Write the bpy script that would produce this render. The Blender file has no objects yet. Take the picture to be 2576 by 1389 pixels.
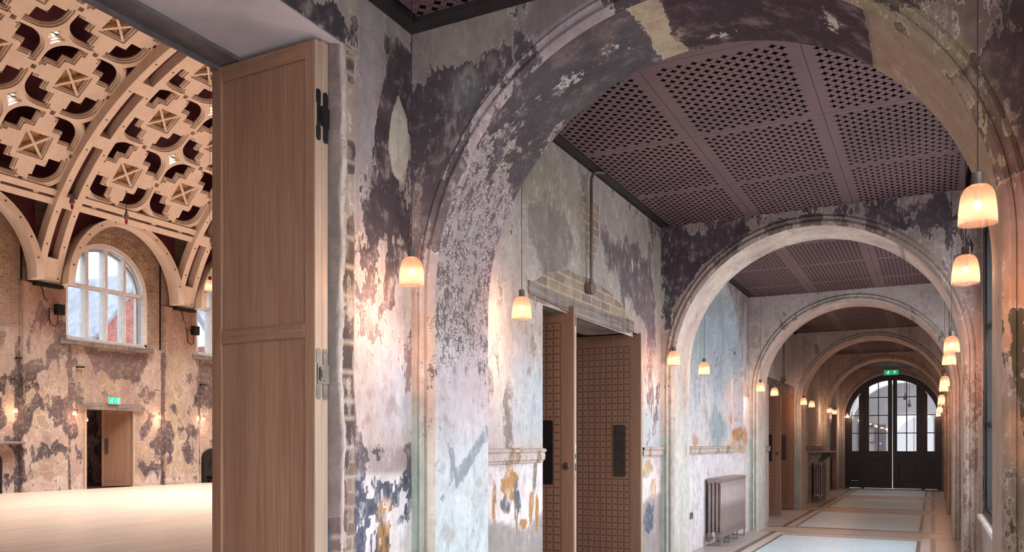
import bpy, math, random
import numpy as np
from mathutils import Vector
from mathutils.geometry import delaunay_2d_cdt

random.seed(4)
# lamp strengths and camera exposure
LAMP_W, HALL_LAMP_W, SPOT_W, FOYER_W, SKY, EXPOSURE = 18.0, 26.0, 1650.0, 105.0, 6.1, 0.46
SHADE_LO, SHADE_HI, BULB_E = (0.084, 0.060, 0.047, 1), (0.105, 0.054, 0.037, 1), 5.0
C = bpy.context.scene.collection
PI = math.pi

# ------------------------------------------------------------------ measured layout (metres)
CAM_Z = 1.418
YAW = math.atan(1059 / 2042)
WL, WR = -2.688, 0.405            # corridor wall planes
PL, PR = -2.541, 0.255            # faces of the piers under the arches
AX, AZ, AR = -1.143, 2.263, 1.398  # arch centre and radius
AY = [3.915 + 4.8735 * i for i in range(6)]
AT = 0.651                        # arch thickness
CEIL = 3.828
HF, HN = -23.9, -3.43             # far and near wall of the hall
HX, HA, HB = -13.67, 10.2, 7.65   # barrel vault: centre, half width, rise
RIBS = [5.23, 10.26, 15.29, 20.32, 25.35]
BAY = 5.03


def lin(c):
    return tuple(((v / 255) / 12.92 if v / 255 <= 0.04045 else ((v / 255 + 0.055) / 1.055) ** 2.4) for v in c)


def lin4(c):
    return lin(c) + (1.0,)


# ------------------------------------------------------------------ numpy noise used to shape stains
def _hash(ix, iy, iz, seed):
    h = (ix * 374761393 + iy * 668265263 + iz * 2147483647 + seed * 144665) & 0xFFFFFFFF
    h = ((h ^ (h >> 13)) * 1274126177) & 0xFFFFFFFF
    return ((h ^ (h >> 16)) & 0xFFFF) / 65535.0


def vnoise(p, seed=0):
    p = np.asarray(p, dtype=np.float64)
    i = np.floor(p).astype(np.int64)
    f = p - i
    f = f * f * (3 - 2 * f)
    out = 0
    for dx in (0, 1):
        for dy in (0, 1):
            for dz in (0, 1):
                w = (f[:, 0] if dx else 1 - f[:, 0]) * (f[:, 1] if dy else 1 - f[:, 1]) * (f[:, 2] if dz else 1 - f[:, 2])
                out = out + w * _hash(i[:, 0] + dx, i[:, 1] + dy, i[:, 2] + dz, seed)
    return out


def fbm(p, seed=0, octaves=4):
    a, s, t = 0.5, 0.0, 0.0
    q = np.array(p, dtype=np.float64)
    for k in range(octaves):
        s = s + a * vnoise(q, seed + k * 17)
        t += a
        a *= 0.5
        q = q * 2.03
    return s / t - 0.5


# ------------------------------------------------------------------ mesh helpers
class MB:
    def __init__(self):
        self.v, self.f = [], []

    def add(self, vs, fs):
        n = len(self.v)
        self.v += [tuple(p) for p in vs]
        self.f += [tuple(i + n for i in f) for f in fs]
        return self

    def box(self, x0, x1, y0, y1, z0, z1, bev=0.0):
        x0, x1 = min(x0, x1), max(x0, x1)
        y0, y1 = min(y0, y1), max(y0, y1)
        z0, z1 = min(z0, z1), max(z0, z1)
        if bev <= 0:
            vs = [(x, y, z) for x in (x0, x1) for y in (y0, y1) for z in (z0, z1)]
            return self.add(vs, [(0, 1, 3, 2), (4, 6, 7, 5), (0, 4, 5, 1), (2, 3, 7, 6), (0, 2, 6, 4), (1, 5, 7, 3)])
        b = min(bev, (x1 - x0) / 2.01, (y1 - y0) / 2.01, (z1 - z0) / 2.01)
        idx, vs = {}, []
        for sx in (0, 1):
            for sy in (0, 1):
                for sz in (0, 1):
                    cx, cy, cz = (x1 if sx else x0), (y1 if sy else y0), (z1 if sz else z0)
                    ix, iy, iz = (x1 - b if sx else x0 + b), (y1 - b if sy else y0 + b), (z1 - b if sz else z0 + b)
                    for k, p in enumerate(((cx, iy, iz), (ix, cy, iz), (ix, iy, cz))):
                        idx[sx, sy, sz, k] = len(vs)
                        vs.append(p)
        fs = []
        g = lambda a, b_, c_, k: idx[a, b_, c_, k]
        for s in (0, 1):
            q = [(0, 0), (1, 0), (1, 1), (0, 1)]
            for k in range(3):
                face = []
                for (a, b_) in q:
                    key = [a, b_]
                    key.insert(k, s)
                    face.append(g(*key, k))
                fl = (s == 1) ^ (k == 1)
                fs.append(tuple(face) if fl else tuple(reversed(face)))
        for k in range(3):
            o = [m for m in range(3) if m != k]
            for a in (0, 1):
                for b_ in (0, 1):
                    e = []
                    for t in (0, 1):
                        key = [0, 0, 0]
                        key[k] = t
                        key[o[0]] = a
                        key[o[1]] = b_
                        e.append(key)
                    fs.append((g(*e[0], o[0]), g(*e[1], o[0]), g(*e[1], o[1]), g(*e[0], o[1])))
        for sx in (0, 1):
            for sy in (0, 1):
                for sz in (0, 1):
                    fs.append((g(sx, sy, sz, 0), g(sx, sy, sz, 1), g(sx, sy, sz, 2)))
        return self.add(vs, fs)

    def tube(self, path, r, n=10, cap=True):
        path = [Vector(p) for p in path]
        vs, fs = [], []
        up = None
        for i, p in enumerate(path):
            t = (path[min(i + 1, len(path) - 1)] - path[max(i - 1, 0)]).normalized()
            if up is None:
                up = t.orthogonal().normalized()
            a = (up - t * up.dot(t)).normalized()
            b = t.cross(a)
            up = a
            rr = r[i] if isinstance(r, (list, tuple)) else r
            for k in range(n):
                an = 2 * PI * k / n
                vs.append(p + a * (rr * math.cos(an)) + b * (rr * math.sin(an)))
        for i in range(len(path) - 1):
            for k in range(n):
                fs.append((i * n + k, i * n + (k + 1) % n, (i + 1) * n + (k + 1) % n, (i + 1) * n + k))
        if cap:
            fs.append(tuple(reversed(range(n))))
            fs.append(tuple(range((len(path) - 1) * n, len(path) * n)))
        return self.add(vs, fs)

    def lathe(self, prof, c=(0, 0, 0), n=24, axis='z', cap=False):
        vs, fs = [], []
        for (r, h) in prof:
            for k in range(n):
                a = 2 * PI * k / n
                x, y = r * math.cos(a), r * math.sin(a)
                p = (x, y, h) if axis == 'z' else ((h, x, y) if axis == 'x' else (x, h, y))
                vs.append((c[0] + p[0], c[1] + p[1], c[2] + p[2]))
        for i in range(len(prof) - 1):
            for k in range(n):
                fs.append((i * n + k, i * n + (k + 1) % n, (i + 1) * n + (k + 1) % n, (i + 1) * n + k))
        if cap:
            fs.append(tuple(reversed(range(n))))
            fs.append(tuple(range((len(prof) - 1) * n, len(prof) * n)))
        return self.add(vs, fs)

    def prism(self, poly, fn, d0, d1):
        """polygon (u, v) swept from depth d0 to d1 through fn(u, v, d) -> point"""
        n = len(poly)
        vs = [fn(u, v, d0) for u, v in poly] + [fn(u, v, d1) for u, v in poly]
        fs = [tuple(range(n)), tuple(reversed(range(n, 2 * n)))]
        fs += [(i + n, (i + 1) % n + n, (i + 1) % n, i) for i in range(n)]
        return self.add(vs, fs)

    def band(self, inner, outer, fn, d0, d1, closed=False):
        """strip between two polylines, extruded from d0 to d1"""
        n = len(inner)
        vs = [fn(u, v, d) for d in (d0, d1) for pl in (inner, outer) for u, v in pl]
        fs = []
        m = n if closed else n - 1
        for i in range(m):
            j = (i + 1) % n
            a0, a1, b0, b1 = i, j, n + i, n + j
            c0, c1, e0, e1 = 2 * n + i, 2 * n + j, 3 * n + i, 3 * n + j
            fs += [(a0, a1, b1, b0), (c0, e0, e1, c1), (a0, c0, c1, a1), (b0, b1, e1, e0)]
        if not closed:
            fs += [(0, n, 3 * n, 2 * n), (n - 1, 3 * n - 1, 4 * n - 1, 2 * n - 1)]
        return self.add(vs, fs)

    def mark(self, slot):
        """faces added from here on use this material slot"""
        self.slots = getattr(self, 'slots', []) + [(len(self.f), slot)]
        return self

    def build(self, name, mat, parent=None, smooth=False, loc=None, extra=()):
        me = bpy.data.meshes.new(name)
        me.from_pydata([tuple(p) for p in self.v], [], self.f)
        me.validate()
        import bmesh
        bm = bmesh.new()
        bm.from_mesh(me)
        bmesh.ops.recalc_face_normals(bm, faces=bm.faces)
        bm.to_mesh(me)
        bm.free()
        if mat:
            me.materials.append(mat)
        for e in extra:
            me.materials.append(e)
        if getattr(self, 'slots', None) and len(me.polygons) == len(self.f):
            idx = np.zeros(len(self.f), np.int32)
            for start, slot in self.slots:
                idx[start:] = slot
            me.polygons.foreach_set('material_index', idx)
        if smooth:
            me.polygons.foreach_set('use_smooth', [True] * len(me.polygons))
            try:
                me.set_sharp_from_angle(angle=math.radians(40))
            except Exception:
                pass
        o = bpy.data.objects.new(name, me)
        C.objects.link(o)
        if parent:
            o.parent = parent
        if loc:
            o.location = loc
        return o


def tag(o, label=None, cat=None, group=None, kind=None):
    if label:
        o['label'] = label
    if cat:
        o['category'] = cat
    if group:
        o['group'] = group
    if kind:
        o['kind'] = kind
    return o


def thing(name, label, cat, loc=(0, 0, 0), group=None):
    o = bpy.data.objects.new(name, None)
    o.empty_display_size = 0.05
    C.objects.link(o)
    o.location = loc
    return tag(o, label, cat, group)


def dup(root, loc, label=None, group=None, rotz=None):
    r = root.copy()
    C.objects.link(r)
    r.location = loc
    if rotz is not None:
        r.rotation_euler = (0, 0, rotz)
    if label:
        r['label'] = label
    if group:
        r['group'] = group
    for ch in list(root.children):
        c = ch.copy()
        C.objects.link(c)
        c.parent = r
        for g in list(ch.children):
            d = g.copy()
            C.objects.link(d)
            d.parent = c
    return r


# ------------------------------------------------------------------ materials
class NT:
    def __init__(self, name):
        self.m = bpy.data.materials.new(name)
        self.m.use_nodes = True
        self.t = self.m.node_tree
        self.t.nodes.clear()
        self.out = self.t.nodes.new('ShaderNodeOutputMaterial')

    def n(self, typ, **kw):
        nd = self.t.nodes.new(typ)
        for k, v in kw.items():
            setattr(nd, k, v)
        return nd

    def put(self, sock, val):
        if isinstance(val, bpy.types.NodeSocket):
            self.t.links.new(val, sock)
        elif val is not None:
            if hasattr(sock.default_value, '__len__') and isinstance(val, (tuple, list)) and len(sock.default_value) == 4 and len(val) == 3:
                val = tuple(val) + (1.0,)
            sock.default_value = val

    def math(self, op, a, b=None, c=None, clamp=False):
        nd = self.n('ShaderNodeMath', operation=op, use_clamp=clamp)
        for i, x in enumerate((a, b, c)):
            if x is not None:
                self.put(nd.inputs[i], x)
        return nd.outputs[0]

    def mix(self, fac, a, b, mode='MIX'):
        nd = self.n('ShaderNodeMix', data_type='RGBA', blend_type=mode, clamp_factor=True)
        self.put(nd.inputs[0], fac)
        self.put(nd.inputs[6], a)
        self.put(nd.inputs[7], b)
        return nd.outputs[2]

    def step(self, x, lo, hi, a=0.0, b=1.0):
        nd = self.n('ShaderNodeMapRange', interpolation_type='SMOOTHSTEP')
        for s, val in zip(nd.inputs[:5], (x, lo, hi, a, b)):
            self.put(s, val)
        return nd.outputs[0]

    def noise(self, vec, scale, detail=3, rough=0.55, dist=0.0):
        nd = self.n('ShaderNodeTexNoise')
        if vec is not None:
            self.put(nd.inputs['Vector'], vec)
        self.put(nd.inputs['Scale'], scale)
        self.put(nd.inputs['Detail'], detail)
        self.put(nd.inputs['Roughness'], rough)
        self.put(nd.inputs['Distortion'], dist)
        return nd.outputs['Fac']

    def voro(self, vec, scale, feature='DISTANCE_TO_EDGE'):
        nd = self.n('ShaderNodeTexVoronoi', feature=feature)
        self.put(nd.inputs['Vector'], vec)
        self.put(nd.inputs['Scale'], scale)
        return nd.outputs['Distance']

    def pos(self, scale=(1, 1, 1)):
        tc = self.n('ShaderNodeTexCoord')
        if scale == (1, 1, 1):
            return tc.outputs['Object']
        mp = self.n('ShaderNodeMapping')
        self.put(mp.inputs['Vector'], tc.outputs['Object'])
        mp.inputs['Scale'].default_value = scale
        return mp.outputs[0]

    def xyz(self, vec):
        nd = self.n('ShaderNodeSeparateXYZ')
        self.put(nd.inputs[0], vec)
        return nd.outputs

    def vec(self, x, y, z=0.0):
        nd = self.n('ShaderNodeCombineXYZ')
        for s, val in zip(nd.inputs, (x, y, z)):
            self.put(s, val)
        return nd.outputs[0]

    def attr(self, name, color=False):
        nd = self.n('ShaderNodeAttribute', attribute_name=name)
        return nd.outputs['Color'] if color else nd.outputs['Fac']

    def bump(self, h, strength=0.3, dist=0.01):
        nd = self.n('ShaderNodeBump')
        nd.inputs['Strength'].default_value = strength
        nd.inputs['Distance'].default_value = dist
        self.put(nd.inputs['Height'], h)
        return nd.outputs[0]

    def bsdf(self, color, rough=0.6, metal=0.0, normal=None, spec=0.5):
        b = self.n('ShaderNodeBsdfPrincipled')
        self.put(b.inputs['Base Color'], color)
        self.put(b.inputs['Roughness'], rough)
        b.inputs['Metallic'].default_value = metal
        b.inputs['Specular IOR Level'].default_value = spec
        if normal is not None:
            self.put(b.inputs['Normal'], normal)
        return b.outputs[0]

    def surface(self, sh):
        self.t.links.new(sh, self.out.inputs['Surface'])
        return self.m


def simple(name, rgb, rough=0.6, metal=0.0, var=0.12, scale=9.0, bump=0.0):
    t = NT(name)
    nz = t.noise(t.pos(), scale, 3)
    col = t.mix(t.step(nz, 0.3, 0.7), lin4(tuple(v * (1 - var) for v in rgb)), lin4(tuple(min(255, v * (1 + var)) for v in rgb)))
    nm = t.bump(nz, bump, 0.01) if bump else None
    return t.surface(t.bsdf(col, rough, metal, nm))


def emitter(name, rgb, strength):
    t = NT(name)
    e = t.n('ShaderNodeEmission')
    e.inputs[0].default_value = lin4(rgb)
    e.inputs[1].default_value = strength
    return t.surface(e.outputs[0])


def make_plaster():
    """Peeling plaster: an under coat, an over coat whose ragged edge follows the painted field 'mask',
    crackled mould where 'speck' is high, bare brick where 'brick' is high, pale flakes where 'flake' is."""
    t = NT('peeling_plaster')
    p = t.pos()
    ps = t.pos((1, 1, 0.42))
    n1 = t.noise(ps, 3.4, 8, 0.68)
    n2 = t.noise(ps, 27.0, 4, 0.65)
    n3 = t.noise(p, 7.5, 5, 0.62)
    n4c = t.n('ShaderNodeTexNoise')
    t.put(n4c.inputs['Vector'], ps)
    n4c.inputs['Scale'].default_value = 2.1
    n4c.inputs['Detail'].default_value = 5
    n4c.inputs['Roughness'].default_value = 0.62
    under, over = t.attr('under', True), t.attr('over', True)
    a1 = t.math('SUBTRACT', n1, 0.5)
    a2 = t.math('SUBTRACT', n2, 0.5)
    a3 = t.math('SUBTRACT', n3, 0.5)
    rag = t.math('ADD', t.math('MULTIPLY', a1, 2.6), t.math('ADD', t.math('MULTIPLY', a2, 0.9), t.math('MULTIPLY', a3, 0.6)))
    d = t.math('ADD', t.attr('mask'), rag)
    m = t.step(d, -0.03, 0.03)
    # the over coat is worn thin in places
    thin = t.step(t.math('ADD', a3, t.math('MULTIPLY', a2, 0.8)), 0.02, 0.22, 0.96, 0.45)
    base = t.mix(t.math('MULTIPLY', m, thin), under, over)
    # soft grime that runs down the under coat
    grime = t.math('MULTIPLY', t.step(t.math('ADD', a3, t.math('MULTIPLY', a1, -0.8)), 0.03, 0.22), 0.48)
    base = t.mix(grime, base, t.mix(t.step(n1, 0.4, 0.6), lin4((132, 112, 106)), lin4((126, 120, 116))))
    streak = t.noise(t.pos((17, 17, 3.4)), 1.0, 5, 0.7, 0.6)
    base = t.mix(t.math('MULTIPLY', t.step(streak, 0.54, 0.68), 0.22), base, lin4((112, 98, 98)))
    # chipped rim where the coat breaks off
    rim = t.math('MULTIPLY', t.step(t.math('ABSOLUTE', t.math('ADD', d, 0.05)), 0.0, 0.07, 1.0, 0.0), t.step(a2, -0.1, 0.12, 0.1, 0.6))
    base = t.mix(rim, base, lin4((206, 194, 186)))
    # pale lime flakes
    fl = t.step(t.math('ADD', t.attr('flake'), t.math('ADD', a2, t.math('ADD', t.math('MULTIPLY', a1, 0.7), t.math('MULTIPLY', a3, 0.5)))), 0.44, 0.50)
    base = t.mix(t.math('MULTIPLY', fl, 0.75), base, lin4((205, 196, 190)))
    # small dark pits
    pit = t.step(t.math('ADD', t.noise(p, 70.0, 2, 0.5), t.math('MULTIPLY', a3, 0.7)), 0.70, 0.76)
    base = t.mix(t.math('MULTIPLY', pit, 0.55), base, lin4((92, 80, 80)))
    # crackled mould
    wob = t.n('ShaderNodeVectorMath', operation='ADD')
    t.put(wob.inputs[0], p)
    sc = t.n('ShaderNodeVectorMath', operation='SCALE')
    nzc = t.n('ShaderNodeTexNoise')
    t.put(nzc.inputs['Vector'], p)
    nzc.inputs['Scale'].default_value = 17
    nzc.inputs['Detail'].default_value = 3
    t.put(sc.inputs[0], nzc.outputs['Color'])
    sc.inputs['Scale'].default_value = 0.13
    t.put(wob.inputs[1], sc.outputs[0])
    ve = t.voro(wob.outputs[0], 31.0)
    sp = t.math('ADD', t.attr('speck'), t.math('ADD', t.math('MULTIPLY', a1, 1.6), t.math('MULTIPLY', a3, 1.9)))
    thr = t.math('MULTIPLY', t.math('MAXIMUM', sp, 0.0), 0.105)
    line = t.step(t.math('SUBTRACT', t.math('ADD', thr, t.math('MULTIPLY', a2, 0.30)), ve), -0.025, 0.02)
    line = t.math('MULTIPLY', line, t.step(sp, 0.10, 0.28))
    n5 = t.noise(p, 11.0, 4, 0.6)
    line = t.math('MULTIPLY', line, t.step(t.math('ADD', n5, t.math('MULTIPLY', sp, 0.22)), 0.50, 0.66))
    blot = t.math('MULTIPLY', t.step(t.math('ADD', n2, t.math('MULTIPLY', n5, 0.5)), 0.80, 0.86), t.step(sp, 0.25, 0.6))
    line = t.math('MAXIMUM', line, blot)
    base = t.mix(t.math('MULTIPLY', line, 0.85), base, lin4((72, 61, 66)))
    # bare brick
    xyz = t.xyz(p)
    bt = t.n('ShaderNodeTexBrick')
    t.put(bt.inputs['Vector'], t.vec(t.math('ADD', xyz[0], xyz[1]), xyz[2]))
    bt.inputs['Color1'].default_value = lin4((156, 136, 112))
    bt.inputs['Color2'].default_value = lin4((126, 104, 92))
    bt.inputs['Mortar'].default_value = lin4((168, 156, 140))
    bt.inputs['Scale'].default_value = 1.0
    bt.inputs['Mortar Size'].default_value = 0.009
    bt.inputs['Brick Width'].default_value = 0.23
    bt.inputs['Row Height'].default_value = 0.078
    bd = t.math('ADD', t.attr('brick'), t.math('ADD', t.math('MULTIPLY', a1, 1.5), t.math('MULTIPLY', a2, 0.5)))
    bm = t.step(bd, 0.42, 0.48)
    brim = t.math('MULTIPLY', t.step(t.math('ABSOLUTE', t.math('SUBTRACT', bd, 0.40)), 0.0, 0.06, 1.0, 0.0), 0.5)
    base = t.mix(brim, base, lin4((206, 194, 184)))
    base = t.mix(t.math('MULTIPLY', bm, t.attr('bricka')), base, bt.outputs['Color'])
    # tonal drift
    val = t.math('ADD', 1.0, t.math('ADD', t.math('MULTIPLY', a1, 0.55), t.math('ADD', t.math('MULTIPLY', a2, 0.55), t.math('MULTIPLY', a3, 0.95))))
    hsv = t.n('ShaderNodeHueSaturation')
    tint = t.mix(0.24, (0.5, 0.5, 0.5, 1), n4c.outputs['Color'])
    base = t.mix(0.55, base, tint, 'SOFT_LIGHT')
    t.put(hsv.inputs['Color'], base)
    t.put(hsv.inputs['Value'], val)
    h = t.math('ADD', t.math('MULTIPLY', m, 0.5), t.math('ADD', t.math('MULTIPLY', t.math('ADD', n2, n3), 0.5), t.math('MULTIPLY', bt.outputs['Fac'], t.math('MULTIPLY', bm, -0.9))))
    return t.surface(t.bsdf(hsv.outputs[0], 0.82, 0.0, t.bump(h, 0.6, 0.014), 0.25))


def make_wood(name, dark, light, grain=(90, 90, 2.2), rough=0.5, pattern=None):
    t = NT(name)
    p = t.pos(grain)
    g = t.noise(p, 1.0, 4, 0.6, 0.4)
    g2 = t.noise(t.pos((9, 9, 0.5)), 1.0, 2)
    f = t.math('ADD', t.math('MULTIPLY', g, 0.7), t.math('MULTIPLY', g2, 0.3))
    col = t.mix(t.step(f, 0.34, 0.66), lin4(dark), lin4(light))
    if pattern:
        # chain of little rings and rounded squares cut into the face (x across from the free edge, z up)
        x0, x1, z0, z1, pitch = pattern
        q = t.xyz(t.pos())
        lx = t.math('DIVIDE', t.math('SUBTRACT', q[0], x0), pitch)
        lz = t.math('DIVIDE', t.math('SUBTRACT', q[2], z0), pitch)
        fx = t.math('ABSOLUTE', t.math('SUBTRACT', t.math('FRACT', lx), 0.5))
        fz = t.math('ABSOLUTE', t.math('SUBTRACT', t.math('FRACT', lz), 0.5))
        r = 0.24
        dx = t.math('MAXIMUM', t.math('SUBTRACT', fx, 0.5 - r), 0.0)
        dz = t.math('MAXIMUM', t.math('SUBTRACT', fz, 0.5 - r), 0.0)
        dd = t.math('SUBTRACT', t.math('SQRT', t.math('ADD', t.math('MULTIPLY', dx, dx), t.math('MULTIPLY', dz, dz))), r)
        ln = t.math('MULTIPLY', t.step(dd, -0.05, -0.032), t.step(dd, 0.028, 0.045, 1.0, 0.0))

        def ring(ax, az):
            ux, uz = t.math('SUBTRACT', fx, ax), t.math('SUBTRACT', fz, az)
            rr = t.math('SQRT', t.math('ADD', t.math('MULTIPLY', ux, ux), t.math('MULTIPLY', uz, uz)))
            return t.step(t.math('ABSOLUTE', t.math('SUBTRACT', rr, 0.095)), 0.028, 0.045, 1.0, 0.0)
        ln = t.math('MAXIMUM', ln, t.math('MAXIMUM', ring(0.5, 0.0), ring(0.0, 0.5)))
        for (s, a, b) in ((q[0], x0, x1), (q[2], z0, z1)):
            e = pitch * 0.06
            ln = t.math('MULTIPLY', ln, t.math('MULTIPLY', t.step(s, a - e, a - e + 0.001), t.step(s, b + e - 0.001, b + e, 1.0, 0.0)))
        col = t.mix(t.math('MULTIPLY', ln, 0.9), col, lin4((84, 50, 42)))
    return t.surface(t.bsdf(col, rough, 0.0, t.bump(g, 0.12, 0.004), 0.35))


def make_ceiling_panel():
    """Perforated board: staggered four-pointed star cuts with a small hole between them; plain margins at the joints."""
    t = NT('perforated_board')
    q = t.xyz(t.pos())
    P = 0.096
    joints_x, width = -1.687, 0.977

    def wrap(v, org, per):
        return t.math('SUBTRACT', v, t.math('MULTIPLY', t.math('FLOOR', t.math('DIVIDE', t.math('SUBTRACT', v, org), per)), per))
    x, y = q[0], q[1]
    pp = t.math('DIVIDE', t.math('ADD', x, y), P)
    qq = t.math('DIVIDE', t.math('SUBTRACT', x, y), P)
    rp, rq = t.math('ROUND', pp), t.math('ROUND', qq)
    fp, fq = t.math('SUBTRACT', pp, rp), t.math('SUBTRACT', qq, rq)
    lx = t.math('ABSOLUTE', t.math('MULTIPLY', t.math('ADD', fp, fq), 0.5))
    ly = t.math('ABSOLUTE', t.math('MULTIPLY', t.math('SUBTRACT', fp, fq), 0.5))
    star = t.math('ADD', t.math('POWER', lx, 0.66), t.math('POWER', ly, 0.66))
    hole = t.step(star, 0.48, 0.508, 1.0, 0.0)
    # little hole at the nodes, half a step away
    ax = t.math('ABSOLUTE', t.math('SUBTRACT', lx, 0.5))
    ay = t.math('ABSOLUTE', t.math('SUBTRACT', ly, 0.5))
    n1 = t.math('ADD', ax, ly)
    n2 = t.math('ADD', lx, ay)
    hole = t.math('MAXIMUM', hole, t.step(t.math('MINIMUM', n1, n2), 0.055, 0.075, 1.0, 0.0))
    # solid margin: test the star's own centre against the joints
    cx = t.math('MULTIPLY', t.math('ADD', rp, rq), P * 0.5)
    cy = t.math('MULTIPLY', t.math('SUBTRACT', rp, rq), P * 0.5)
    def dist(v, org, per):
        w = t.math('FRACT', t.math('ADD', t.math('DIVIDE', t.math('SUBTRACT', v, org), per), 0.5))
        return t.math('MULTIPLY', t.math('ABSOLUTE', t.math('SUBTRACT', w, 0.5)), per)
    mx = t.math('GREATER_THAN', dist(cx, joints_x, width), 0.062)
    my = t.math('GREATER_THAN', dist(cy, 6.30, 1.31), 0.055)
    hole = t.math('MULTIPLY', hole, t.math('MULTIPLY', mx, my))
    seam = t.math('MINIMUM', dist(x, joints_x, width), dist(y, 6.30, 1.31))
    sm = t.step(seam, 0.0015, 0.004, 1.0, 0.0)
    nz = t.noise(t.pos((0.8, 0.8, 0.8)), 1.0, 2)
    col = t.mix(t.step(nz, 0.35, 0.65), lin4((104, 84, 90)), lin4((116, 92, 96)))
    col = t.mix(sm, col, lin4((46, 34, 38)))
    b = t.bsdf(col, 0.55, 0.0, None, 0.3)
    tr = t.n('ShaderNodeBsdfTransparent')
    ms = t.n('ShaderNodeMixShader')
    t.put(ms.inputs[0], hole)
    t.put(ms.inputs[1], b)
    t.put(ms.inputs[2], tr.outputs[0])
    return t.surface(ms.outputs[0])


def make_mosaic():
    """Corridor floor of small mosaic tiles: a blue-grey field framed by dark lines and pale strips, one field per bay."""
    t = NT('mosaic_floor')
    p = t.pos()
    q = t.xyz(p)
    x, y = q[0], q[1]
    per = 4.8735
    yy = t.math('MULTIPLY', t.math('FRACT', t.math('DIVIDE', t.math('SUBTRACT', y, 13.66), per)), per)   # 0 at an arch's near face

    def band(v, a, b, e=0.006):
        return t.math('MULTIPLY', t.step(v, a - e, a + e), t.step(v, b - e, b + e, 1.0, 0.0))
    # each tile its own tone
    mosaic = t.n('ShaderNodeTexVoronoi', feature='F1')
    t.put(mosaic.inputs['Vector'], p)
    mosaic.inputs['Scale'].default_value = 42.0
    mosaic.inputs['Randomness'].default_value = 0.75
    tone = t.xyz(mosaic.outputs['Color'])[0]
    wear = t.noise(p, 1.6, 4, 0.6)
    grey = t.mix(tone, lin4((168, 160, 156)), lin4((196, 188, 184)))
    cream = t.mix(tone, lin4((196, 186, 176)), lin4((214, 206, 198)))
    dark = t.mix(tone, lin4((96, 80, 78)), lin4((126, 106, 102)))
    beige = t.mix(tone, lin4((176, 160, 150)), lin4((196, 180, 168)))
    field = t.mix(tone, lin4((190, 216, 228)), lin4((220, 238, 246)))  # blue-grey tiles, lightened to carry the window glare on the floor
    field = t.mix(t.math('MULTIPLY', t.step(wear, 0.5, 0.75), 0.6), field, lin4((220, 222, 220)))
    col = grey
    # along the walls
    col = t.mix(band(x, -2.24, -2.10), col, cream)
    col = t.mix(band(x, -2.33, -2.255), col, dark)
    col = t.mix(t.step(x, -0.06, -0.05), col, beige)
    col = t.mix(band(x, -0.15, -0.04), col, cream)
    col = t.mix(band(x, -0.03, 0.035), col, dark)
    inside_y = band(yy, 1.08, 4.48)
    fx = band(x, -2.09, -0.20)
    col = t.mix(t.math('MULTIPLY', fx, inside_y), col, field)
    ring = t.math('SUBTRACT', t.math('MULTIPLY', band(x, -2.125, -0.155), band(yy, 1.03, 4.53)), t.math('MULTIPLY', band(x, -2.085, -0.205), band(yy, 1.07, 4.49)))
    col = t.mix(t.math('MAXIMUM', ring, 0.0), col, dark)
    # strips that cross under each arch
    cross = band(x, -2.6, 0.4)
    thr = t.math('MULTIPLY', band(yy, 0.02, 0.98), cross)
    thr2 = t.mix(band(yy, 0.10, 0.88), dark, cream)
    thr2 = t.mix(band(yy, 0.16, 0.20), thr2, dark)
    thr2 = t.mix(band(yy, 0.78, 0.82), thr2, dark)
    thr2 = t.mix(band(yy, 0.24, 0.74), thr2, beige)
    col = t.mix(thr, col, thr2)
    # square setts towards the window side
    bt = t.n('ShaderNodeTexBrick')
    t.put(bt.inputs['Vector'], t.vec(x, y))
    bt.inputs['Scale'].default_value = 1.0
    bt.offset = 0.5
    bt.inputs['Mortar Size'].default_value = 0.0045
    bt.inputs['Brick Width'].default_value = 0.055
    bt.inputs['Row Height'].default_value = 0.05
    grout = t.math('MULTIPLY', bt.outputs['Fac'], 0.45)
    edge = t.math('MULTIPLY', t.step(t.voro(p, 42.0), 0.0, 0.10, 1.0, 0.0), 0.20)
    col = t.mix(t.math('MAXIMUM', edge, t.math('MULTIPLY', grout, t.step(x, -0.2, -0.15))), col, lin4((92, 80, 74)))
    cr = t.voro(t.pos((1.0, 1.3, 1.0)), 5.0)
    crack = t.math('MULTIPLY', t.step(cr, 0.0, 0.02, 1.0, 0.0), t.step(wear, 0.52, 0.62))
    col = t.mix(t.math('MULTIPLY', crack, 0.6), col, lin4((84, 70, 64)))
    return t.surface(t.bsdf(col, t.math('ADD', 0.24, t.math('MULTIPLY', wear, 0.2)), 0.0, t.bump(edge, 0.1, 0.003), 0.5))


def make_parquet():
    t = NT('oak_boards')
    q = t.xyz(t.pos())
    bt = t.n('ShaderNodeTexBrick')
    t.put(bt.inputs['Vector'], t.vec(q[1], q[0]))
    bt.inputs['Color1'].default_value = lin4((204, 182, 164))
    bt.inputs['Color2'].default_value = lin4((186, 160, 142))
    bt.inputs['Mortar'].default_value = lin4((120, 90, 72))
    bt.inputs['Scale'].default_value = 1.0
    bt.inputs['Mortar Size'].default_value = 0.0015
    bt.inputs['Brick Width'].default_value = 1.6
    bt.inputs['Row Height'].default_value = 0.13
    g = t.noise(t.pos((30, 1.5, 1)), 1.0, 4)
    col = t.mix(t.math('MULTIPLY', t.step(g, 0.35, 0.7), 0.35), bt.outputs['Color'], lin4((160, 130, 110)))
    return t.surface(t.bsdf(col, t.math('ADD', 0.28, t.math('MULTIPLY', g, 0.15)), 0.0, None, 0.5))


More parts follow.
